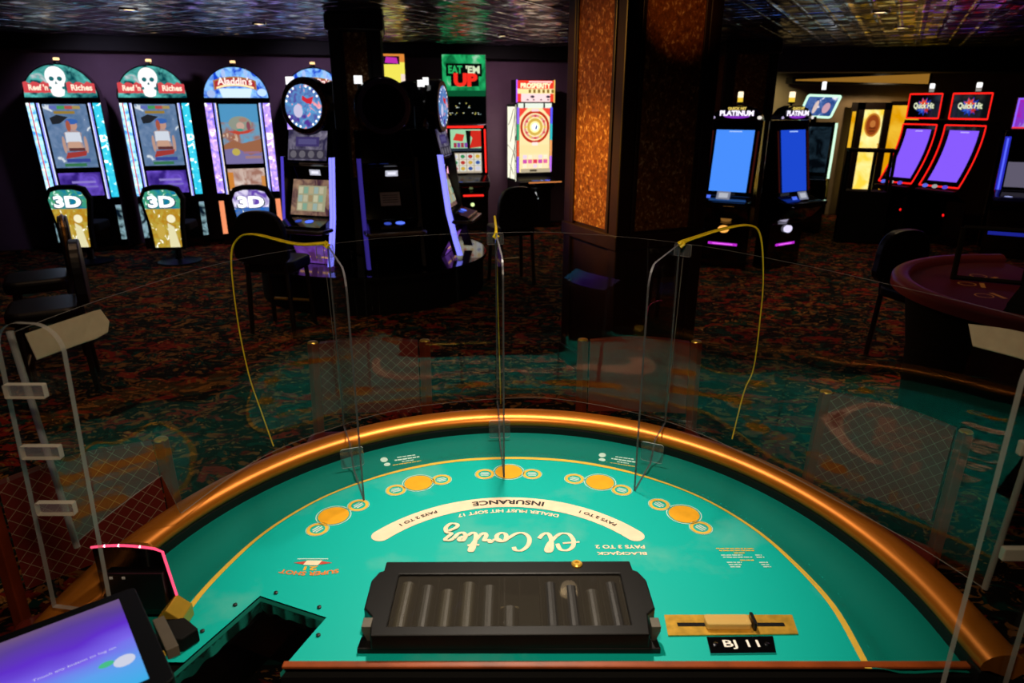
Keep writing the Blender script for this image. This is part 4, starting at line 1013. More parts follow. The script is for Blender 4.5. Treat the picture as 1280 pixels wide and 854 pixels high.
# ---------- round platform with the purple-edged machines
RC = Vector((-1.52, 7.45, 0)); PH = .38
plat = thing('round_platform', 'dark round platform under the purple-edged machines', 'platform', RC)
mb = MB(); mb.lathe([(1.2, 0), (1.2, PH - .04), (1.24, PH - .03), (1.24, PH)], M_MATTE, 48); mb.build('base', plat, smooth=True)
mb = MB(); mb.lathe([(1.235, PH + .001), (1.235, PH + .006), (.3, PH + .006)], M_GLOSS, 48, cap=False); mb.build('top_plate', plat)
M_BRONZE = None
def pillar_bronze():
    m = bpy.data.materials.new('mottled_bronze'); m.use_nodes = True; nt = m.node_tree; N = nt.nodes; L = nt.links; b = N['Principled BSDF']
    b.inputs['Metallic'].default_value = .55; b.inputs['Roughness'].default_value = .38
    tc = N.new('ShaderNodeTexCoord'); mp = N.new('ShaderNodeMapping'); mp.inputs['Scale'].default_value = (1, 1, .8); L.new(tc.outputs['Object'], mp.inputs['Vector'])
    nz = N.new('ShaderNodeTexNoise'); nz.inputs['Scale'].default_value = 38; nz.inputs['Detail'].default_value = 4; nz.inputs['Distortion'].default_value = .8; L.new(mp.outputs[0], nz.inputs['Vector'])
    n2 = N.new('ShaderNodeTexNoise'); n2.inputs['Scale'].default_value = 70; n2.inputs['Detail'].default_value = 2; L.new(mp.outputs[0], n2.inputs['Vector'])
    ml = N.new('ShaderNodeMath'); ml.operation = 'MULTIPLY_ADD'; ml.inputs[1].default_value = .5; L.new(n2.outputs['Fac'], ml.inputs[0]); L.new(nz.outputs['Fac'], ml.inputs[2])
    rp = N.new('ShaderNodeValToRGB'); cr = rp.color_ramp; cr.elements[0].position = .45; cr.elements[0].color = (*lin('#4c260c'), 1); cr.elements[1].position = 1.0; cr.elements[1].color = (*lin('#f0c088'), 1)
    q = cr.elements.new(.82); q.color = (*lin('#9a5820'), 1)
    L.new(ml.outputs[0], rp.inputs['Fac']); L.new(rp.outputs[0], b.inputs['Base Color'])
    bp = N.new('ShaderNodeBump'); bp.inputs['Strength'].default_value = .5; bp.inputs['Distance'].default_value = .004; L.new(nz.outputs['Fac'], bp.inputs['Height']); L.new(bp.outputs[0], b.inputs['Normal'])
    return m
M_BRONZE = pillar_bronze()
M_PWOOD = mat('pillar_wood', '#220f08', .4, noise=.3, nscale=6)
def pillar(label, corner, ang, w, z0=0., panel0=1.12, ptop=None):
    """square pillar; local x runs right along the front face, y along the left face; corner at origin"""
    t = thing('square_pillar', label, 'pillar', (corner[0], corner[1], 0), ang)
    top = CEIL
    mb = MB(); mb.box(.02, w - .02, .02, w - .02, z0, top, M_PWOOD); mb.build('core', t)
    for cx, cy in ((0, 0), (w - .1, 0), (0, w - .1), (w - .1, w - .1)):
        mb = MB(); mb.box(cx, cx + .1, cy, cy + .1, z0, top, M_PWOOD); mb.build('corner_post', t, bevel=.008)
    for z in (z0, panel0 - .12):
        mb = MB(); mb.box(-.012, w + .012, -.012, w + .012, z, z + (.14 if z == z0 else .1), M_PWOOD); mb.build('band', t, bevel=.008)
    mb = MB(); mb.box(-.03, w + .03, -.03, w + .03, top - .16, top - .002, M_PWOOD); mb.build('capital', t, bevel=.02)
    e = .14
    for a, b_ in ((0, 1), (1, 0)):
        mb = MB()
        if a == 0: mb.box(e, w - e, .008, .022, panel0, top - .17, M_BRONZE)
        else: mb.box(.008, .022, e, w - e, panel0, top - .17, M_BRONZE)
        mb.build('bronze_panel', t)
        mb = MB()
        for s in (e - .03, w - e):
            if a == 0: mb.box(s, s + .03, -.004, .024, panel0 - .02, top - .17, M_PWOOD)
            else: mb.box(-.004, .024, s, s + .03, panel0 - .02, top - .17, M_PWOOD)
        mb.build('panel_moulding', t, bevel=.004)
    return t
pc = pl(780, 500, 0); pillar('wide mottled bronze pillar glowing amber, in the middle of the room', at(770, 300, 4.45).xy, math.radians(24.5), .72)
pillar('dark square pillar rising from the middle of the round machine platform', (RC.x - .26, RC.y - .24), math.radians(8), .5, z0=PH + .007, panel0=1.2)
pillar('dark square pillar behind the two blue-screen machines', at(906, 100, 10.4).xy, math.radians(-5), .72)

M_LED = G('#8080ff', 1.6, True); M_LEDP = G('#5848d8', .8, True)
M_SILVER = mat('worn_silver_plastic', '#8a8078', .25, .8)
def topped(label, rz, lit, loc, strips=(None, None)):
    t = thing('round_topped_slot_machine', label, 'slot machine', loc, rz, 'purple-edged machines on the round platform')
    z = -PH  # heights below are above the floor
    prof = [(.0, PH), (-.14, .62), (-.12, .70), (-.30, .74), (-.31, .80), (-.10, .86), (.02, 1.22), (.0, 1.34), (-.05, 1.38), (.02, 1.68), (.32, 1.68), (.32, PH)]
    mb = MB(); mb.prism([(y, zz + z) for y, zz in prof], 'x', -.25, .25, M_GLOSS); mb.build('cabinet', t, bevel=.008)
    def fr(p, q): 
        V = (Vector((0, q[0] - p[0], q[1] - p[1]))); Lv = V.length; f = frame((0, p[0], p[1] + z), (1, 0, 0), V.normalized()); return f, Lv
    f, Lv = fr((-.05, 1.38), (.02, 1.68))
    if lit: lay(t, 'upper_screen', [('r', -.215, .02, .215, Lv - .01, pic('dim_reels', ['#3a3458', '#6c6484', '#9890a8'], 8, .6)), ('r', -.13, .15, .13, .24, G('#55488a', .5)), ('r', -.1, .17, .1, .22, G('#7068a8', .5)), ('r', -.2, .03, .2, .12, G('#4a4458', .5))] + [('e', x, .075, .035, .035, G('#8a8490', .5)) for x in (-.15, -.05, .05, .15)], f, .0015)
    else: lay(t, 'upper_screen', [('r', -.215, .02, .215, Lv - .01, M_GLOSS)], f, .0015)
    f, Lv = fr((.0, 1.34), (.02, 1.22)) if False else fr((.02, 1.225), (.0, 1.335))
    lay(t, 'credit_meter', [('r', -.02, .03, .1, .085, G('#c8c8d8', .9)), ('r', .0, .045, .08, .07, G('#f0f0ff', 1))], f, .0015)
    f, Lv = fr((-.10, .86), (.02, 1.22))
    if lit:
        L = [('r', -.215, .02, .215, Lv - .01, pic('warm_frame', ['#5a3848', '#a87860', '#c8a080'], 8, .6)), ('r', -.15, .06, .17, .31, G('#b8b490', .7))]
        for i in range(5):
            for j in range(3): L.append(('r', -.14 + i * .06, .07 + j * .08, -.092 + i * .06, .135 + j * .08, G(['#d8d4b0', '#90b8a0', '#c8b890', '#a8c0b8', '#d0c8a8', '#b09870'][(i * 7 + j * 3) % 6], .75)))
        lay(t, 'game_screen', L, f, .0012)
    else: lay(t, 'game_screen', [('r', -.215, .02, .215, Lv - .01, M_GLOSS), ('r', -.09, .13, .1, .26, mat('paper_notice', '#a8988c', .7))] + [('r', -.07, .16 + k * .022, .08, .167 + k * .022, mat('notice_print', '#4a4040', .7)) for k in range(4)], f, .0015)
    f, Lv = fr((-.31, .80), (-.10, .86))
    mb = MB(); mb.prism(rrect(-.29, .29, -.36, -.10, .06), 'z', .735 + z, .775 + z, M_SILVER); mb.build('button_deck', t, bevel=.012)
    lay(t, 'button', [('e', -.06, .12, .035, .03, G('#3a50c0', .9))], f, .004); lay(t, 'button', [('e', .06, .12, .045, .035, G('#5a78ff', 1.2))], f, .004)
    f, Lv = fr((-.02, .36), (-.14, .62))
    if lit: lay(t, 'belly_glass', [('r', -.2, .03, .2, Lv - .02, pic('sunset', ['#5a2a80', '#b05098', '#f0a058', '#8050c0'], 4, .9, True)), ('r', -.19, .10, .19, .12, G('#f0b070', .9)), ('r', -.05, .06, .02, .17, G('#5a3068', .7)), ('r', .03, .05, .08, .15, G('#68407a', .7))], f, .002)
    # light strips down both sides
    for sg in (-1, 1):
        path = [(-.03, 1.43), (-.035, 1.34), (-.19, .80), (-.16, .60), (-.03, PH + .02)]
        path = [(-.06, 1.43), (-.07, 1.34), (-.13, .86), (-.2, .55), (-.24, PH + .03)]
        mb = MB(); a, b_ = sg * .252, sg * .285; lo, hi = min(a, b_), max(a, b_)
        pr = [(y, zz + z) for y, zz in path] + [(y + .09, zz + z) for y, zz in path[::-1]]
        mb.prism(pr, 'x', lo, hi, M_BLACK); st = mb.build('side_rail', t)
        mb = MB(); L1 = [(lo, y - .002, zz + z) for y, zz in path]; L2 = [(hi, y - .002, zz + z) for y, zz in path]; mm = strips[(sg + 1) // 2] or M_BLACK
        mb.loops([L1, L2], mm, closed_ring=False, cap=False)
        ox = sg * .2865; mb.loops([[(ox, y, zz + z) for y, zz in path], [(ox, y + .05, zz + z) for y, zz in path]], mm, closed_ring=False, cap=False); mb.build('light_strip', st)
    # round topper
    cz = 1.89 + z; Mx = Matrix.Translation((0, .06, cz)) @ Matrix.Rotation(PI / 2, 4, 'X')
    mb = MB(); mb.lathe([(.24, -.05), (.265, -.03), (.265, .05), (.245, .075), (.215, .075)], M_GLOSS, 36, Mx); tp = mb.build('round_topper', t, smooth=True)
    mb = MB(); mb.lathe([(.20, .082), (.245, .082), (.25, .076), (.2, .076)], M_CHROME if not lit else M_BRONZE, 36, Mx, cap=False); mb.build('topper_ring', tp, smooth=True)
    f = frame((0, -.02, cz), (1, 0, 0), (0, 0, 1))
    if lit:
        L = [('e', 0, 0, .2, .2, pic('topper_swirl', ['#503090', '#a878d8', '#f0e0ff', '#e85878', '#58a0d0'], 12, 1.1))] + [('p', [(0, .1), (.05, .07), (.12, .09), (.09, .02), (.04, .03), (-.01, .06)], G('#d02838', 1)), ('e', -.06, -.04, .05, .06, G('#d8d0f0', .9))]
        lay(tp, 'topper_picture', L, f, .0015)
        for k in range(24):
            if k % 6 in (0, 1): continue
            a = 2 * PI * k / 24; lay(tp, 'topper_bulb', [('e', .185 * math.cos(a), .185 * math.sin(a), .011, .011, WHT(1.4))], f, .006)
    else: lay(tp, 'topper_picture', [('e', 0, 0, .2, .2, M_GLOSS)], f, .0015)
    for bx in (-.12, .12):
        mb = MB(); mb.tube([(bx, .1, 1.68 + z), (bx, .1, cz)], .02, M_BLACK); mb.build('topper_bracket', t)
    mb = MB(); mb.box(-.24, -.17, .08, .12, cz + .2, cz + .27, WHT(1.2)); mb.build('beacon', t); 
    mb = MB(); mb.box(-.215, -.195, .09, .11, cz + .1, cz + .2, M_BLACK); mb.build('beacon_post', t)
    return t
LEDD = G('#4838b0', .45)
LIT = {-40: (-18, M_LEDP, M_LED), 24: (20, LEDD, None), 85: (82, M_LED, None), 150: (150, None, None), 215: (215, None, None)}
labs = {-40: ('purple-edged slot machine with a lit swirling round topper, left on the platform', True), 24: ('unlit purple-edged slot machine with a paper notice, facing the table', False), 85: ('purple-edged slot machine seen from its side at the right of the platform', True), 150: ('round-topped slot machine hidden behind the dark pillar, right', False), 215: ('round-topped slot machine hidden behind the dark pillar, left', False)}
for a, (l, lit) in labs.items():
    r = math.radians(a); n = Vector((math.sin(r), -math.cos(r), 0))
    p = RC + n * .80 + (Vector((.07, 0, 0)) if a == -40 else Vector()); fa, sl_, sr_ = LIT[a]; topped(l, math.radians(fa), lit, (p.x, p.y, PH + .0065), (sl_, sr_))

# ---------- machines by the back wall
def wall_machine(label, loc, rz):
    return thing('upright_slot_machine', label, 'slot machine', loc, rz)
def onwall(x, d=.55):   # point in front of the back wall below photo column x
    r = ray(x, 280); P0 = WA + Vector((SLX.y, -SLX.x, 0)) * d; den = r.x * SLX.y - r.y * SLX.x
    k = (P0.x * SLX.y - P0.y * SLX.x) / den; return (r * k).xy
p = onwall(585)
t = wall_machine('slot machine edged in red under a tall green EAT EM UP sign', (p.x, p.y, 0), RZW * .6)
prof = [(0, 0), (0, .5), (-.05, .62), (-.2, .72), (-.2, .78), (-.02, .88), (.08, 1.62), (.45, 1.62), (.45, 0)]
mb = MB(); mb.prism(prof, 'x', -.33, .33, M_GLOSS); mb.build('cabinet', t, bevel=.008)
V = Vector((0, .10, .74)).normalized(); f = frame((0, -.022, .88), (1, 0, 0), V)
lay(t, 'upper_screen', [('r', -.235, .36, .235, .68, G('#a8e0b0', .9)), ('r', -.235, .36, .235, .40, G('#303848', .8)), ('p', [(-.2, .52), (-.05, .5), (-.02, .6), (-.15, .62)], G('#d83828', 1)), ('p', [(.05, .4), (.235, .42), (.235, .66), (.02, .66), (.1, .55)], G('#d02c20', 1)), ('p', [(.02, .4), (.06, .4), (.08, .66), (.0, .66)], G('#101814', .5))] + [('r', -.19 + k * .055, .41, -.145 + k * .055, .48, G('#8048a8' if k % 2 else '#a83048', .9)) for k in range(4)], f, .0015)
L = [('r', -.235, .03, .235, .33, G('#c8b8a0', .8))]
for i in range(4):
    for j in range(3): L += [('r', -.225 + i * .115, .055 + j * .09, -.125 + i * .115, .137 + j * .09, G(['#e8e0d8', '#e0e8e0', '#f0e8d0'][(i + j) % 3], .9)), ('e', -.175 + i * .115, .095 + j * .09, .035, .028, G(['#c03830', '#3858a8', '#389058', '#d8b040', '#d8d8e8'][(i * 3 + j * 2) % 5], .9))]
lay(t, 'game_screen', L, f, .0012)
RD = G('#ff2820', 1.4, True); PK = G('#ffb0c8', 1.4, True)
lay(t, 'edge_light', [('r', -.3, .70, .28, .73, RD)], f); lay(t, 'edge_light', [('r', -.31, .03, -.285, .68, PK)], f); lay(t, 'edge_light', [('r', .285, .03, .31, .68, RD)], f)
f2 = frame((0, -.202, .72), (1, 0, 0), (0, .0, 1)); 
mb = MB(); mb.prism(rrect(-.33, .33, -.24, -.02, .04), 'z', .74, .79, M_BLACK); mb.build('button_deck', t, bevel=.01)
f3 = frame((0, -.24, .791), (1, 0, 0), (0, 1, 0)); lay(t, 'button', [('e', -.12, .1, .05, .05, G('#5878ff', 1.2))], f3); lay(t, 'button', [('r', -.04, .05, .1, .12, G('#b0b8d8', .6))], f3)
f4 = frame((0, -.003, 0), (1, 0, 0), (0, 0, 1)); lay(t, 'lower_light', [('r', -.08, .56, .24, .59, G('#ff2a20', 1.2))], frame((0, -.12, 0), (1, 0, 0), (0, 0, 1))); lay(t, 'lock_lamp', [('e', .08, .42, .03, .03, G('#d8f0a0', 1.3))], f4)
mb = MB(); mb.box(-.335, .335, .1, .2, 1.63, 2.62, M_BLACK); sg_ = mb.build('overhead_sign', t, bevel=.005)
f5 = frame((0, .098, 1.63), (1, 0, 0), (0, 0, 1))
lay(sg_, 'sign_picture', [('r', -.325, .46, .325, .98, pic('green_curtain', ['#0a6a38', '#18a858', '#28c070'], 5, .9, True)), ('r', -.325, .40, .325, .48, G('#0c5a34', .8)), ('r', -.27, .68, .27, .86, G('#0a1410', .5)), ('r', -.2, .54, .22, .72, G('#0a1410', .5)), ('t', 'EAT', -.13, .775, .11, G('#28b060', 1), .21, .04), ('t', "'EM", .13, .775, .11, G('#d8e8c0', 1), .21, .04), ('t', 'UP', .02, .63, .19, G('#f02c20', 1.1), .36, .06)], f5, .0025)
rs = random.Random(5); mb = MB()
L = [('r', -.325, .02, .325, .44, G('#020404', .5))] + [('e', rs.uniform(-.3, .3), rs.choice((.14, .16, .24, .26, .3)), .009, .007, G(rs.choice(['#c8d8d0', '#e8d870', '#88a0a0', '#f0f0e0']), .8)) for k in range(26)]
lay(sg_, 'starry_panel', L, f5, .0012)
# wheel machine
p = onwall(667)
t = wall_machine('slot machine with a big wheel screen and white leaf-patterned side glass', (p.x, p.y, 0), .34)
prof = [(0, 0), (0, .62), (-.14, .66), (-.14, .74), (0, .82), (.0, 1.92), (.42, 1.92), (.42, 0)]
mb = MB(); mb.prism(prof, 'x', -.30, .30, M_BLACK); mb.build('cabinet', t, bevel=.008)
f = frame((0, -.003, .86), (1, 0, 0), (0, 0, 1))
L = [('r', -.255, .03, .255, 1.0, G('#ffe4a8', 1.1, True)), ('p', [(-.255, 1.0), (-.255, .86), (-.12, 1.0)], G('#f04838', 1.1)), ('p', [(.255, 1.0), (.255, .86), (.12, 1.0)], G('#f04838', 1.1)), ('r', -.255, .32, .255, .45, G('#f8e0a0', 1.1)), ('o', 0, .72, .205, .245, G('#c83018', 1)), ('e', 0, .72, .205, .205, G('#ffeab0', 1.1)), ('o', 0, .72, .15, .185, G('#e89890', 1.)), ('o', 0, .72, .085, .13, G('#e0b850', 1)), ('e', 0, .72, .085, .085, G('#fff0a8', 1.3)), ('e', 0, .72, .055, .055, WHT(1.4)), ('p', [(0, .67), (.035, .7), (.035, .76), (.01, .73)], G('#3858a0', .9)), ('r', -.05, .44, .05, .49, G('#ffe8e0', 1.1)), ('r', -.06, .95, .06, .99, G('#ffd8d8', 1.1))]
for k in range(12):
    a = 2 * PI * k / 12; L.append(('e', .165 * math.cos(a), .72 + .165 * math.sin(a), .024, .018, G('#e04858' if k % 2 else '#f0c850', 1.)))
for i in range(5):
    for j in range(3): L.append(('r', -.21 + i * .085, .10 + j * .07, -.14 + i * .085, .16 + j * .07, G(['#f8f0d0', '#e868a0', '#f8e8c0', '#e03858', '#f0d8e8', '#d050b0'][(i * 2 + j * 5) % 6], 1.05)))
L += [('r', -.255, .03, .255, .09, G('#c8b898', .9)), ('r', -.1, .045, .02, .075, G('#504838', .8))]
lay(t, 'wheel_screen', L, f, .0015)
for sg, c in ((-1, ['#9068ff', '#30a878', '#f05038', '#8858f0']), (1, ['#5858f8', '#30b8c0', '#f0a060', '#c070f0'])):
    a, b_ = sorted((sg * .262, sg * .296)); lay(t, 'edge_light', [('r', a, .03 + k * .245, b_, .03 + (k + 1) * .245, G(c[3 - k], 1.2, True)) for k in range(4)], f, .0015)
lay(t, 'header_light', [('r', -.28, 1.0, .28, 1.07, G('#e8f0e0', 1.1, True)), ('r', -.19, 1.0, -.165, 1.07, M_BLACK), ('r', .14, 1.0, .165, 1.07, M_BLACK)], f, .002)
mb = MB(); mb.box(-.32, .32, -.03, .2, 1.94, 2.27, M_BLACK); tp = mb.build('topper', t, bevel=.006)
f = frame((0, -.032, 1.94), (1, 0, 0), (0, 0, 1))
lay(tp, 'topper_picture', [('r', -.30, .01, .30, .32, G('#f0402c', 1.1, True)), ('r', -.30, .13, .30, .2, G('#f8e0a0', 1.2)), ('r', -.24, .01, .24, .13, G('#ffd8d8', 1.15)), ('t', 'PROSPERITY', 0, .245, .075, G('#fff0c0', 1.3), .5, .05), ('r', -.12, .29, .27, .31, G('#ffd0d0', 1.2))] + [('r', -.12 + k * .075, .14, -.08 + k * .075, .19, G('#907028', .9)) for k in range(6)] + [('e', x, .085, .035, .02, G('#584858', .8)) for x in (-.06, .2)] + [('e', x, .04, .018, .01, G('#605060', .8)) for x in (-.14, -.04, .08, .2)], f, .0015)
lay(tp, 'topper_edge_light', [('r', -.32, .0, -.3, .33, G('#b060ff', 1.3, True))], f, .002); lay(tp, 'topper_edge_light', [('r', .3, .0, .32, .33, G('#f0c060', 1.2, True))], f, .002)
f = frame((-.302, .42, .75), (0, -1, 0), (0, 0, 1))
L = [('r', .0, .0, .40, 1.16, G('#fbf6dc', 1.15, True))]
def twig(pts, w, m):
    P = spline([Vector((a, b, 0)) for a, b in pts], 5); A1 = [(q.x - w, q.y) for q in P]; A2 = [(q.x + w, q.y) for q in P]
    return ('p', A1 + A2[::-1], m)
BK = G('#10140c', .3)
for pts in ([(.1, 0), (.2, .3), (.33, .5), (.4, .7)], [(.4, .3), (.28, .45), (.15, .5), (0, .55)], [(.15, .6), (.25, .8), (.35, 1.0), (.38, 1.16)], [(.05, .85), (.18, .95), (.3, 1.1)], [(.3, .1), (.2, .2), (.08, .26)]): L.append(twig(pts, .014, BK))
L += [('r', 0, 0, .4, .03, BK), ('r', 0, 1.13, .4, 1.16, BK), ('r', 0, 0, .025, 1.16, BK), ('r', .375, 0, .4, 1.16, BK)]
lay(t, 'side_glass', L, f, .0012)
mb = MB(); mb.prism(rrect(-.33, .36, -.28, -.05, .05), 'z', .73, .77, M_BLACK); dk = mb.build('button_deck', t, bevel=.008)
lay(t, 'deck_edge_light', [('r', -.2, .745, .36, .765, G('#e08848', .9))], frame((0, -.282, 0), (1, 0, 0), (0, 0, 1)))
f3 = frame((0, -.27, .771), (1, 0, 0), (0, 1, 0)); lay(dk, 'button', [('r', -.1, .05, .02, .14, G('#5868a8', .9))], f3); lay(dk, 'button', [('e', .16, .1, .05, .04, G('#6878ff', 1.2))], f3); lay(dk, 'button', [('e', .07, .1, .02, .03, G('#a0b0ff', 1.2))], f3)
lay(t, 'door_emblem', [('p', [(-.01, .46), (.07, .46), (.03, .58)], G('#f0f4f0', 1.2)), ('e', .03, .47, .05, .014, G('#d8e8e8', 1))], f4)
# yellow sign machine behind the pillar
p = onwall(500)
t = wall_machine('slot machine with a tall yellow sign, mostly hidden behind the dark pillar', (p.x, p.y, 0), RZW * .6)
mb = MB(); mb.prism([(0, 0), (0, .7), (-.16, .74), (-.16, .8), (0, .88), (.08, 1.62), (.45, 1.62), (.45, 0)], 'x', -.3, .3, M_GLOSS); mb.build('cabinet', t, bevel=.008)
lay(t, 'game_screen', [('r', -.24, .05, .24, .66, pic('amber_screen', ['#604018', '#d09040', '#f0d8a0'], 6, .9))], frame((0, -.003, .88), (1, 0, 0), Vector((0, .08, .74)).normalized()))
mb = MB(); mb.box(-.2, .2, .1, .2, 1.63, 2.62, M_BLACK); sg_ = mb.build('overhead_sign', t, bevel=.005)
f5 = frame((.0, .098, 1.63), (1, 0, 0), (0, 0, 1))
lay(sg_, 'sign_picture', [('r', -.19, .02, .19, .97, G('#f0e458', 1.05, True)), ('r', -.19, .02, -.13, .86, G('#2850c8', 1)), ('r', .13, .02, .19, .45, G('#e03838', 1)), ('r', .13, .45, .19, .7, G('#f8e0d0', 1)), ('r', -.19, .86, .19, .97, G('#e08838', 1)), ('r', -.12, .83, .12, .94, G('#281028', .6)), ('p', [(-.09, .85), (.1, .84), (.08, .92), (-.07, .93)], G('#c030b0', 1)), ('t', '2', 0, .36, .26, G('#e8f0e0', 1), .15, .02)], f5, .002)

# ---------- right side: two blue-screen machines
BLUE = {0: G('#4a90ff', 1.0, True), 1: G('#1c48d0', 1.0, True)}
def blue_machine(label, loc, rz, k):
    t = thing('blue_screen_slot_machine', label, 'slot machine', loc, rz, 'machines with plain blue screens')
    prof = [(0, 0), (0, .55), (-.1, .62), (-.24, .76), (-.24, .82), (-.04, .88), (.1, 1.66), (.1, 1.74), (.2, 1.74), (.2, 0)]
    mb = MB(); mb.prism(prof, 'x', -.34, .34, M_GLOSS); mb.build('cabinet', t, bevel=.01)
    V = Vector((0, .14, .78)); lv = V.length; V.normalize(); f = frame((0, -.042, .88), (1, 0, 0), V)
    mb = MB(); 
    n = 10; A1, A2 = [], []
    for q in range(n + 1):
        v = .05 + (lv - .08) * q / n; dz = .006 + .0
        A1.append(f(-.25, v, dz)); A2.append(f(.25, v, dz))
    mb.loops([A1, A2], BLUE[k], closed_ring=False, cap=False)
    sc = mb.build('screen', t)
    lay(sc, 'status_line', [('r', -.08, lv - .055, .09, lv - .042, G('#a8c8ff', 1))], f, .009)
    for sg in (-1, 1):
        a, b_ = sorted((sg * .285, sg * .31)); lay(t, 'edge_light', [('r', a, .05, b_, lv - .04, G('#38100c', .8))], f)
    mb = MB(); pr = [(-.33, 1.745), (.33, 1.745), (.31, 1.80), (.22, 1.87), (.1, 1.90), (-.1, 1.90), (-.22, 1.87), (-.31, 1.80)]
    mb.prism(pr, 'y', .06, .2, M_GLOSS); tp = mb.build('topper', t, bevel=.012)
    f2 = frame((0, .057, 1.74), (1, 0, 0), (0, 0, 1))
    lay(tp, 'topper_lettering', [('e', 0, .045, .17, .025, G('#8830c0', 1)), ('p', [(-.24, .05), (.24, .05), (.2, .10), (-.2, .10)], G('#2a1040', .8)), ('t', 'PLATINUM', 0, .078, .06, G('#f0e8f8', 1.3), .44, .05), ('t', 'QUICK HIT', 0, .128, .035, G('#e8c860', 1.1), .24, .05), ('e', -.3, .03, .025, .015, G('#b8a8d0', 1)), ('e', .3, .03, .03, .02, G('#f0e8e0', 1))], f2, .002)
    beacon(t, 0, .16, 1.94, G('#ffe8c0', 1.5), G('#e0b838', 1.2), r=.035)
    mb = MB(); mb.tube([(0, .16, 1.9), (0, .16, 1.93)], .015, M_BLACK); mb.build('beacon_post', t)
    mb = MB(); mb.prism(rrect(-.35, .35, -.30, -.03, .05), 'z', .79, .835, M_GLOSS); dk = mb.build('button_deck', t, bevel=.01)
    fd = frame((0, -.302, .79), (1, 0, 0), (0, .0, 1)); ft = frame((0, -.24, .836), (1, 0, 0), (0, 1, 0))
    lay(dk, 'deck_display', [('r', -.12, .02, .06, .12, G('#888ca0', .8)), ('r', -.09, .04, .03, .1, G('#c8ccd8', .8))], frame((0.02, -.20, .836), (1, 0, 0), Vector((0, .5, .87)))); lay(dk, 'button', [('r', -.27, .03, -.17, .07, G('#4868e8', 1.2))], frame((0, -.22, .836), (1, 0, 0), Vector((0, .5, .87))))
    fl = frame((0, -.06, .5), (1, 0, 0), (0, 0, 1))
    mb = MB(); mb.lathe([(.07, -.0), (.075, .03), (.05, .045)], G('#ffb050', 1.2) if k == 0 else G('#e0d8f8', 1.1), 16, Matrix.Translation((0, .0, .48)) @ Matrix.Scale(.6, 4, (0, 0, 1)) @ Matrix.Rotation(PI / 2, 4, 'X')); mb.build('round_lamp', t)
    lay(t, 'glow_strip', [('r', -.2, .28, .2, .31, G('#b828c8', 1.1, True)), ('r', -.14, .285, .14, .303, G('#e058e8', 1.2))], frame((0, -.003, 0), (1, 0, 0), (0, 0, 1)), .002)
    return t
p = pl(900, 334, 0); blue_machine('slot machine with a light blue screen beside the bronze pillar', (p.x, p.y, 0), math.radians(-30), 0).scale.x = .88
p = pl(977, 334, 0); blue_machine('slot machine with a darker blue screen, second from the bronze pillar', (p.x, p.y, 0), math.radians(32), 1).scale.x = .9
p = at(1000, 280, 10.8)
# machine with the tilted lit topper
t = wall_machine('slot machine with a tilted white-framed lit topper behind the darker blue screen', (p.x, p.y, 0), -.5)
mb = MB(); mb.prism([(0, 0), (0, .7), (-.2, .78), (-.2, .84), (-.02, .9), (.1, 1.66), (.45, 1.66), (.45, 0)], 'x', -.3, .3, M_GLOSS); mb.build('cabinet', t, bevel=.01)
for sg in (-1, 1):
    mb = MB(); P = [(sg * .31, -.05 + .12 * k / 8 + .03 * math.sin(PI * k / 8), .85 + .8 * k / 8) for k in range(9)]; mb.tube(P, .02, G('#c8f0d0', 1.3, True), 6); mb.build('edge_light', t)
lay(t, 'game_screen', [('r', -.25, .03, .25, .7, pic('aqua_screen', ['#081018', '#182838', '#304858'], 5, .4))], frame((0, -.022, .9), (1, 0, 0), Vector((0, .12, .76)).normalized()))
f = frame((-.02, .1, 1.72), Vector((1, 0, -.04)), Vector((.12, -.08, .34)).normalized())
mb = MB(); mb.add([f(*q) for q in [(-.24, 0, -.05), (.24, 0, -.05), (.24, .36, -.05), (-.24, .36, -.05), (-.24, 0, 0), (.24, 0, 0), (.24, .36, 0), (-.24, .36, 0)]], [(0, 1, 2, 3), (4, 5, 6, 7), (0, 1, 5, 4), (1, 2, 6, 5), (2, 3, 7, 6), (3, 0, 4, 7)], M_BLACK); mb.box(-.06, .02, .08, .16, 1.62, 1.74, M_BLACK); tp = mb.build('tilted_topper', t)
lay(tp, 'topper_picture', [('p', rrect(-.24, .24, 0, .36, .04), G('#c8f8d8', 1.3, True)), ('p', rrect(-.205, .205, .035, .325, .02), pic('blue_people', ['#284888', '#b8c8e8', '#f0e8f8', '#5878b8'], 9, 1.0)), ('e', -.05, .17, .03, .1, G('#e8d0c8', .9)), ('e', .1, .16, .05, .08, G('#d8a8b8', .9))], f, .0015)
beacon(t, .06, .1, 2.12, WHT(1.5), r=.03)
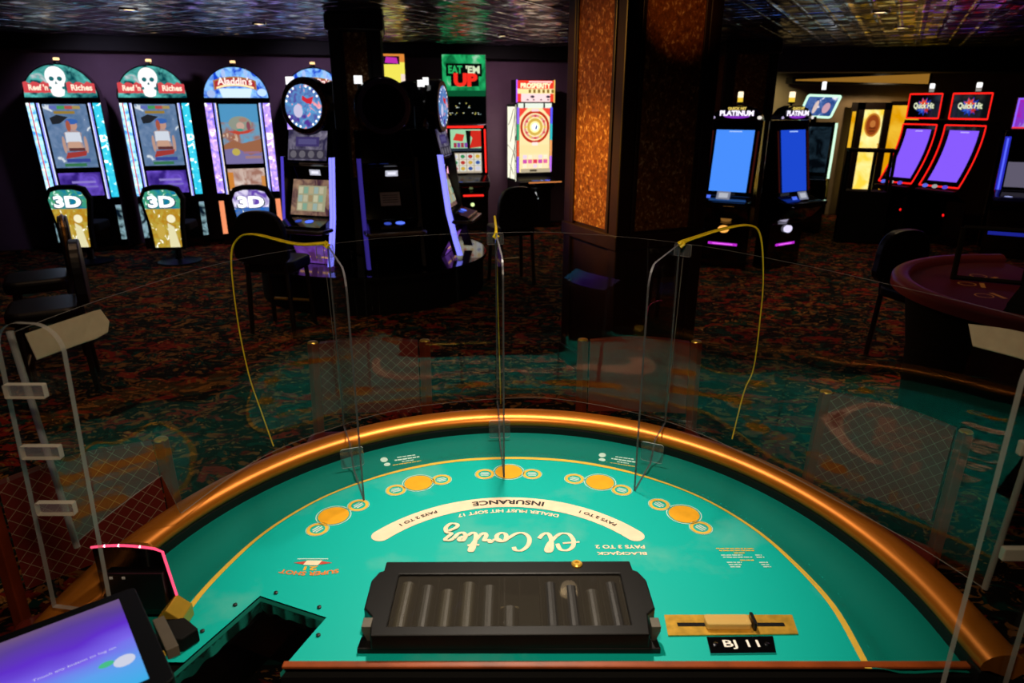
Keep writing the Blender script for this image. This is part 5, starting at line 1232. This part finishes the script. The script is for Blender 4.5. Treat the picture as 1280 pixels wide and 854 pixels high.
# ---------- red-edged curved machines
PUR = G('#8a5cff', 1.0, True); REDL = G('#ff2018', 1.3, True); RED2 = G('#ff2018', 1.3)
def curved_machine(label, loc, rz):
    t = thing('curved_screen_slot_machine', label, 'slot machine', loc, rz, 'red-edged machines with curved violet screens')
    cur = [(-.02 - .36 * (1 - k / 12) ** 1.9, .84 + .80 * k / 12) for k in range(13)]   # (y, z) of the face, flaring forward at the bottom
    prof = [(-.12, 0), (-.12, .62), (-.40, .74), (-.42, .80)] + cur + [(.0, 1.7), (.35, 1.7), (.4, 0)]
    mb = MB(); mb.prism(prof, 'x', -.35, .35, M_GLOSS); mb.build('cabinet', t)
    mb = MB(); c = cur[0:]
    mb.loops([[(-.25, y - .004, z) for y, z in c[1:-1]], [(.25, y - .004, z) for y, z in c[1:-1]]], PUR, closed_ring=False, cap=False); sc = mb.build('curved_screen', t)
    for u in ((-.06, .06),): 
        y, z = c[-2]; lay(sc, 'status_line', [('r', -.06, -.03, .09, -.018, G('#c8b8ff', 1))], frame((0, y - .006, z), (1, 0, 0), (0, 0, 1)))
    for sg in (-1, 1):
        mb = MB(); mb.tube([(sg * .345, y - .012, z) for y, z in cur], .011, REDL, 6); mb.build('edge_light', t)
    for k in (0, -1):
        mb = MB(); y, z = cur[k]; mb.tube([(-.345, y - .012, z), (.345, y - .012, z)], .011, REDL, 6, up=(0, 0, 1)); mb.build('edge_light', t)
    mb = MB(); mb.box(-.33, .33, .0, .14, 1.72, 2.06, M_GLOSS); mb.box(-.1, .1, .05, .12, 1.69, 1.73, M_BLACK); tp = mb.build('topper', t, bevel=.005)
    for a, b_ in (((-.325, 1.725), (.325, 1.725)), ((.325, 1.725), (.325, 2.055)), ((.325, 2.055), (-.325, 2.055)), ((-.325, 2.055), (-.325, 1.725))):
        mb = MB(); mb.tube([(a[0], -.008, a[1]), (b_[0], -.008, b_[1])], .011, RED2, 6, up=(0, 1, 0)); mb.build('topper_edge_light', tp)
    f = frame((0, -.003, 1.89), (1, 0, 0), (0, 0, 1))
    star = lambda cx, cy, r0, r1, n, ph, sx_=1.3: [(cx + sx_ * (r0 if k % 2 else r1) * math.cos(PI * k / n + ph), cy + (r0 if k % 2 else r1) * math.sin(PI * k / n + ph)) for k in range(2 * n)]
    lay(tp, 'topper_emblem', [('p', star(0, -.005, .075, .13, 11, .2), G('#2038a8', .9)), ('p', star(-.02, .0, .06, .1, 9, .5), G('#3868d8', .9)), ('p', star(-.02, .03, .04, .085, 7, .1), G('#e04828', 1)), ('p', star(.06, -.05, .02, .05, 6, .1), G('#c83030', .9)), ('t', 'Quick Hit', 0.004, -.004, .1, G('#203018', .8), .43, .06), ('t', 'Quick Hit', 0, 0, .095, G('#e8ecc8', 1.1), .41, .03)], f, .0018)
    beacon(t, .03, .07, 2.08, WHT(1.4), G('#a8a098', .7), r=.04)
    mb = MB(); mb.prism(rrect(-.35, .35, -.5, -.36, .05), 'z', .76, .80, M_BLACK); dk = mb.build('button_deck', t, bevel=.01)
    ft = frame((0, -.46, .802), (1, 0, 0), Vector((0, .5, .87)))
    for u, m in ((-.2, G('#5868e0', 1)), (-.03, G('#b0b0b0', .8)), (.15, G('#5848d0', 1))): lay(dk, 'button', [('e', u, .045, .05, .03, m)], ft)
    mb = MB(); mb.lathe([(.018, 0), (.01, .01)], G('#ff1818', 1.5), 10, Matrix.Translation((.0, -.121, .42)) @ Matrix.Rotation(PI / 2, 4, 'X')); mb.build('indicator_lamp', t)
    return t
p = at(1124, 300, 10.4); q1p = p.copy(); curved_machine('curved violet-screen slot machine edged in red, next to the yellow lit door', (p.x, p.y, 0), math.radians(-60)).scale.x = .72
p = q1p + Vector((.31, -.56, 0)); curved_machine('curved violet-screen slot machine edged in red, next to the blue-edged machine', (p.x, p.y, 0), math.radians(-60)).scale.x = .78
# blue-edged machine at the right border
p = at(1270, 290, 8.8)
t = wall_machine('slot machine with blue side lights and a pink topper, cut by the right border', (p.x, p.y, 0), -.5)
mb = MB(); mb.prism([(0, 0), (0, .62), (-.26, .72), (-.26, .8), (-.03, .88), (.1, 1.6), (.45, 1.6), (.45, 0)], 'x', -.34, .34, M_GLOSS); mb.build('cabinet', t, bevel=.01)
V = Vector((0, .13, .72)).normalized(); f = frame((0, -.032, .88), (1, 0, 0), V)
lay(t, 'upper_screen', [('r', -.25, .36, .25, .7, M_GLOSS)], f); lay(t, 'game_screen', [('r', -.25, .04, .25, .35, G('#6a6478', .8))], f)
for sg in (-1, 1):
    a, b_ = sorted((sg * .27, sg * .335)); lay(t, 'side_light', [('r', a, -.02, b_, .66, G('#2c30c8', .9, True)), ('r', (a + b_) / 2 - .01, 0, (a + b_) / 2 + .01, .64, G('#5a68ff', 1.1))], f, .002)
mb = MB(); mb.prism(rrect(-.35, .35, -.34, -.03, .06), 'z', .77, .82, mat('blue_lacquer', '#1c2480', .2)); dk = mb.build('button_deck', t, bevel=.01)
ft = frame((0, -.3, .821), (1, 0, 0), (0, 1, 0))
for u, v in ((-.2, .05), (-.02, .14), (.12, .08)): lay(dk, 'button', [('e', u, v, .045, .03, G('#b8c0ff', 1.1))], ft)
lay(t, 'belly_light', [('r', -.3, .3, .3, .4, G('#2028a0', .7))], frame((0, -.003, 0), (1, 0, 0), (0, 0, 1)))
mb = MB(); mb.box(-.30, .30, .0, .14, 1.62, 2.0, M_BLACK); tp = mb.build('topper', t, bevel=.005)
lay(tp, 'topper_picture', [('r', -.30, .01, .30, .37, G('#9060ff', 1.1, True)), ('r', -.28, .03, .28, .35, pic('magenta_blur', ['#a020b0', '#d850d0', '#8038c8'], 7, 1)), ('e', 0, .2, .12, .11, G('#f0b8d8', 1)), ('e', -.02, .24, .06, .05, G('#c8c038', 1)), ('r', -.3, .01, .3, .03, G('#f03848', 1))], frame((0, -.002, 1.62), (1, 0, 0), (0, 0, 1)), .002)
beacon(t, -.05, .07, 2.02, WHT(1.5), r=.035)

# ---------- lit doorway, podium, cove
YW = 12.55
AMB = G('#ffb800', 1.0, True)
dr = []
def wx(x, y=180): p = at(x, y, YW); return p.x
dt = thing('lit_door', 'dark framed door with glowing yellow glass and a round red emblem', 'door', (wx(1086), YW, 0))
x0, x1 = wx(1066) - wx(1086), wx(1106) - wx(1086)
z1 = at(1086, 128, YW).z; z0 = 0
M_FRAME = mat('door_frame_wood', '#1a0d06', .4)
mb = MB(); mb.box(x0, x0 + .1, -.04, .04, 0, z1, M_FRAME); mb.box(x1 - .12, x1, -.04, .04, 0, z1, M_FRAME); mb.box(x0, x1, -.04, .04, z1 - .12, z1, M_FRAME); mb.box(x0, x1, -.04, .04, 0, .3, M_FRAME); mb.build('frame', dt)
mb = MB(); mb.box(x0 + .1, x1 - .12, -.012, .0, .3, z1 - .12, pic('yellow_glass', ['#ffd040', '#ffe060', '#fff0a0'], 2.5, 1.15, True)); gl_ = mb.build('glass', dt)
f = frame(((x0 + x1) / 2, -.014, 1.57), (1, 0, 0), (0, 0, 1))
lay(dt, 'round_emblem', [('e', 0, 0, .14, .2, G('#c88028', 1)), ('e', 0, 0, .115, .17, G('#9a4418', .9)), ('e', .0, .02, .05, .06, G('#c87838', .9)), ('r', -.06, -.06, .06, -.04, G('#6a2c10', .8)), ('e', 0, -.1, .06, .02, G('#7a3810', .8))], f, .003)
mb = MB(); mb.tube([(x1 - .14, -.02, .9), (x1 - .14, -.06, .9), (x1 - .14, -.06, 1.25), (x1 - .14, -.02, 1.25)], .014, M_BRASS, 8); mb.build('pull_handle', dt)
# glowing yellow side panel
gp = thing('lit_wall_panel', 'plain glowing amber wall panel between the lit door and the red-edged machines', 'lit panel', (wx(1121), YW, 0))
a, b_ = wx(1108) - wx(1121), wx(1142) - wx(1121)
mb = MB(); mb.box(a, b_, -.01, .0, .35, z1 - .05, pic('amber_panel', ['#e8a000', '#ffc010', '#ffd040'], 1.5, .95, True)); mb.build('glowing_sheet', gp)
mb = MB(); mb.box(a - .03, b_ + .03, -.03, .02, z1 - .05, z1 + .02, M_FRAME); mb.box(a - .03, b_ + .03, -.03, .02, 0, .35, M_FRAME); mb.box(b_, b_ + .03, -.03, .02, .35, z1, M_FRAME); mb.build('surround', gp)
np_ = thing('narrow_lit_panel', 'narrow glowing amber strip at the left side of the lit door', 'lit panel', (wx(1063) - .02, YW, 0))
mb = MB(); mb.box(-.03, .03, -.01, 0, .9, z1 - .15, pic('amber_panel', ['#e8a000'], 1, 1)); mb.build('glowing_sheet', np_)
mb = MB(); mb.box(-.05, .05, .001, .02, 0, z1, M_FRAME); mb.build('surround', np_)
pd = pl(1070, 302, 0)
po = thing('podium', 'black podium with an open frame on top, before the yellow lit door', 'podium', (pd.x, pd.y, 0), -.35)
zt_ = at(1086, 186, pd.y).z; zm = at(1086, 238, pd.y).z
for sx_ in (-.3, .27):
    for sy_ in (-.18, .15):
        mb = MB(); mb.box(sx_, sx_ + .04, sy_, sy_ + .04, 0, zt_, M_MATTE); mb.build('post', po, bevel=.004)
mb = MB(); mb.box(-.3, .31, -.18, .19, zt_ - .04, zt_, M_MATTE); mb.build('top_rail', po, bevel=.005)
mb = MB(); mb.box(-.26, .27, -.16, .17, .02, zm, M_MATTE); mb.build('cabinet', po, bevel=.008)
mb = MB(); mb.box(.02, .06, -.17, -.13, zm, zt_ - .04, M_MATTE); mb.build('middle_post', po)
cv = thing('ceiling_cove_light', 'long wedge of amber light in the ceiling recess above the lit door', 'ceiling light', (wx(1065, 98), YW - .35, 0))
a, b_ = wx(985, 98) - wx(1065, 98), wx(1147, 98) - wx(1065, 98)
za, zb_, zc = at(985, 101, YW - .35).z, at(1147, 105, YW - .35).z, at(1147, 92, YW - .35).z
mb = MB(); mb.add([(a, 0, za), (b_, 0, zb_), (b_, 0, zc), (a, .0, za + .02)], [(0, 1, 2, 3)], G('#a07028', .8)); mb.build('glowing_face', cv)
mb = MB(); mb.prism([(a - .05, za - .04), (b_ + .05, zb_ - .02), (b_ + .05, zc + .06), (a - .05, za + .06)], 'y', .004, .3, M_SOFFIT); mb.build('housing', cv)

# ================= SECOND TABLE AND OTHER SEATS =================
t2 = thing('burgundy_game_table', 'dark burgundy semicircular game table at the right, behind the clear shield', 'game table', (3.3, 3.66, 0), PI / 2)
M_BURG = felt_material('burgundy_felt', '#5a1420', '#6a1c28')
mb = MB(); mb.prism([(x, y - 1.0) for x, y in rail_curve(.88, .92)], 'z', .87, .915, M_BURG); ps = mb.build('playing_surface', t2)
def rl2(sec): return [[(p[0], p[1] - 1.0, p[2]) for p in L] for L in rail_loops(sec)]
sec = [(.05 - .05 * math.cos(t), .93 + .03 * math.sin(t)) for t in [PI * k / 8 for k in range(9)]] + [(.098, .90), (.0, .89)]
mb = MB(); mb.loops(rl2(sec), mat('burgundy_vinyl', '#7a3038', .35)); mb.build('padded_rail', t2, smooth=True, angle=1.2)
L_ = []
for z, s in ((.88, 1.0), (.5, .93), (.0, .9)): L_.append([(x * s, (y - 1.05) * s + .05, z) for x, y in rail_curve(.86, .9, y0=1.05)])
mb = MB(); mb.loops(L_, M_MATTE, closed_ring=False, cap=False); mb.build('apron', t2)
M_P2 = mat('print_tan', '#e0a860', .6)
for a in (-1.0, -.5, 0, .5, 1.0):
    mb = MB(); cx, cy = .55 * math.sin(a), .1 + .58 * math.cos(a); f = frame((cx, cy, .9153), (math.cos(a), -math.sin(a), 0), (math.sin(a), math.cos(a), 0))
    ring_quads(mb, 0, 0, .04, .048, f, 0, M_P2); mb.flatpoly([(-.06, -.09), (.06, -.09), (.06, -.065), (-.06, -.065)], f, 0, M_P2); mb.build('betting_circle', ps)
for k, (u, v, w_) in enumerate(((-.1, .3, .3), (.05, .38, .2), (0, .22, .36), (.1, .15, .16))):
    mb = MB(); f = frame((u, v, .9153), (1, 0, 0), (0, 1, 0)); mb.flatpoly([(-w_ / 2, -.012), (w_ / 2, -.012), (w_ / 2, .012), (-w_ / 2, .012)], f, 0, M_P2); mb.build('printed_line', ps)
# black stand frame on it
c = pl(1191, 349, .916); e_ = pl(1279, 357, .916)
fr_ = thing('metal_stand_frame', 'black square metal frame standing on the burgundy table', 'frame', (c.x, c.y, .916))
e_ -= c; hx = at(1198, 284, c.y).z - .916
mb = MB(); mb.tube([(0, 0, .0), (0, 0, hx)], .016, M_MATTE, 6); mb.build('upright', fr_)
mb = MB(); mb.tube([(e_.x, e_.y, .0), (e_.x, e_.y, hx)], .016, M_MATTE, 6); mb.build('upright', fr_)
mb = MB(); mb.tube([(0, 0, .014), (e_.x, e_.y, .014)], .014, M_MATTE, 6); mb.build('foot_bar', fr_)
mb = MB(); mb.tube([(0, 0, hx), (e_.x, e_.y, hx)], .014, M_MATTE, 6); mb.build('top_bar', fr_)
c = pl(1276, 392, .916)
sh2 = thing('card_shoe', 'black card shoe on the burgundy table at the right border', 'card shoe', (c.x + .06, c.y + .02, .916), .5)
mb = MB(); mb.prism([(-.12, 0), (.12, 0), (.12, .17), (.02, .17), (-.12, .05)], 'y', -.06, .06, M_MATTE); mb.build('housing', sh2, bevel=.004)
mb = MB(); mb.prism([(-.122, .01), (-.18, .0), (-.122, .05)], 'y', -.05, .05, M_MATTE); mb.build('mouth', sh2)
M_DKV = mat('black_vinyl_seat', '#141011', .35); M_DKW = mat('dark_chair_wood', '#1c0f0a', .4)
def dark_chair(label, loc, rz, rim=None):
    t = thing('dark_casino_chair', label, 'chair', loc, rz, 'dark casino chairs farther off')
    for sx_ in (-1, 1):
        mb = MB(); mb.tube([(sx_ * .2, -.2, .002), (sx_ * .18, -.17, .55)], .02, M_DKW, 6); mb.build('front_leg', t)
        mb = MB(); mb.tube([(sx_ * .2, .2, .002), (sx_ * .18, .18, .55), (sx_ * .17, .21, .7)], .02, M_DKW, 6); mb.build('rear_leg', t)
    mb = MB(); mb.tube([(-.19, -.19, .22), (.19, -.19, .22)], .012, M_BRASS, 6); mb.build('footrest', t)
    mb = MB(); mb.prism(rrect(-.23, .23, -.24, .2, .09), 'z', .55, .65, M_DKV); mb.build('seat', t, bevel=.03, seg=3)
    back = [(-.2, .66), (.2, .66), (.23, .85), (.2, 1.0), (.1, 1.08), (-.1, 1.08), (-.2, 1.0), (-.23, .85)]
    back = [(p.x, p.y) for p in spline([Vector((x, y, 0)) for x, y in back], 4, True)]
    mb = MB(); mb.prism(back, 'y', .19, .26, M_DKV); b_ = mb.build('backrest', t, bevel=.012)
    if rim:
        mb = MB(); mb.tube([(x * 1.01, .225, z) for x, z in back] + [(back[0][0] * 1.01, .225, back[0][1])], .014, rim, 6); mb.build('back_rim', t)
    return t
M_GOLDRIM = mat('gilded_wood', '#9a6a20', .3, .5)
dark_chair('dark chair with a gilded back rim, farther of the pair at the left border', (-3.72, 5.25, 0), math.radians(-58), M_GOLDRIM)
dark_chair('dark chair with a shiny seat, nearer of the pair at the left border', (-3.22, 4.55, 0), math.radians(-60)).scale.z = .95
p = pl(356, 410, 0); dark_chair('black round-backed chair before the lit round-topped machine', (p.x, p.y, 0), math.radians(170))
p = pl(628, 352, 0); dark_chair('black chair with splayed legs right of the round platform', (p.x + .1, p.y, 0), math.radians(200))
dark_chair('dark chair behind the far corner of the burgundy table', (3.12, 5.06, 0), math.radians(15)).scale.z = .92
# ================= LIGHT, CAMERA =================
WARM = (1, .86, .70)
spot('table_lamp', (.0, 2.0, CEIL - .03), (0, 1.36, .9), 180, WARM, 58, 1.0, .06)
spot('dealer_side_fill', (.0, .2, CEIL - .03), (0, 1.9, .9), 100, (1, .78, .55), 88, .9, .08)  # unseen fill light added for the cards, chair backs and trim
spot('pillar_fill_spot', (-1.45, 4.15, CEIL - .03), (.52, 4.72, 1.48), 620, (1, .58, .07), 26, 1, .03)  # unseen spots added to give the pillar panels their amber glow
spot('pillar_fill_spot', (-1.5, 4.2, CEIL - .03), (.50, 4.70, 1.80), 170, (1, .45, .07), 50, 1, .03)
spot('pillar_fill_spot', (1.15, 3.3, CEIL - .03), (1.04, 4.62, 2.5), 26, (1, .42, .12), 28, .9, .03)
w = bpy.data.worlds.new('night'); SC.world = w; w.use_nodes = True
w.node_tree.nodes['Background'].inputs[0].default_value = (.004, .004, .006, 1)
w.node_tree.nodes['Background'].inputs[1].default_value = 1
for i, p in enumerate(LAMPS):
    spot('downlight_beam', (p.x, p.y, CEIL - .03), (p.x, p.y, 0), 3 if p is LAMPS[-1] else 20, (1, .72, .42), 110, .7, .05)
for p in ((-2.6, 3.2), (-3.5, 5.2), (3.2, 3.4), (4.5, 7.0), (-2.2, 4.2), (.05, 5.2)):
    spot('aisle_fill_spot', (p[0], p[1], CEIL - .03), (p[0], p[1], 0), 13, (1, .62, .36), 120, .8, .06)  # unseen ceiling spots added to brighten the carpet and second table
for x, y, tx, ty, e, c in ((-5.2, 8.6, -5.2, 9.9, 26, (.75, .65, 1)), (-2.6, 9.3, -2.6, 10.7, 26, (.8, .65, 1)), (-.1, 10.2, 0, 11.4, 26, (1, .7, .8)), (4.3, 11.9, 4.3, 12.7, 30, (1, .9, .5)), (6.2, 11.9, 6.2, 12.7, 30, (1, .75, .45))):
    spot('wall_fill_spot', (x, y, 2.37 if y > 11.5 else CEIL - .03), (tx, ty, 1.4), e, c, 120, .9, .05)  # unseen spots added to lift the dark back and far walls
cam = bpy.data.cameras.new('camera'); co = bpy.data.objects.new('camera', cam); COL.objects.link(co)
cam.sensor_width = 36; cam.lens = F_PX / 1280 * 36; cam.clip_start = .05; cam.clip_end = 100
co.location = (0, 0, CAMZ); co.rotation_euler = (PI / 2 - PITCH, 0, 0)
cam.dof.use_dof = True; cam.dof.focus_distance = 2.0; cam.dof.aperture_fstop = 4.5
SC.camera = co
v = SC.view_settings; v.view_transform = 'Standard'; v.look = 'None'; v.exposure = 0; v.gamma = 1; v.use_curve_mapping = False
SC.cycles.use_denoising = True; SC.cycles.max_bounces = 10; SC.cycles.transparent_max_bounces = 24; SC.cycles.caustics_reflective = False; SC.cycles.caustics_refractive = False
SC.cycles.sample_clamp_indirect = 6
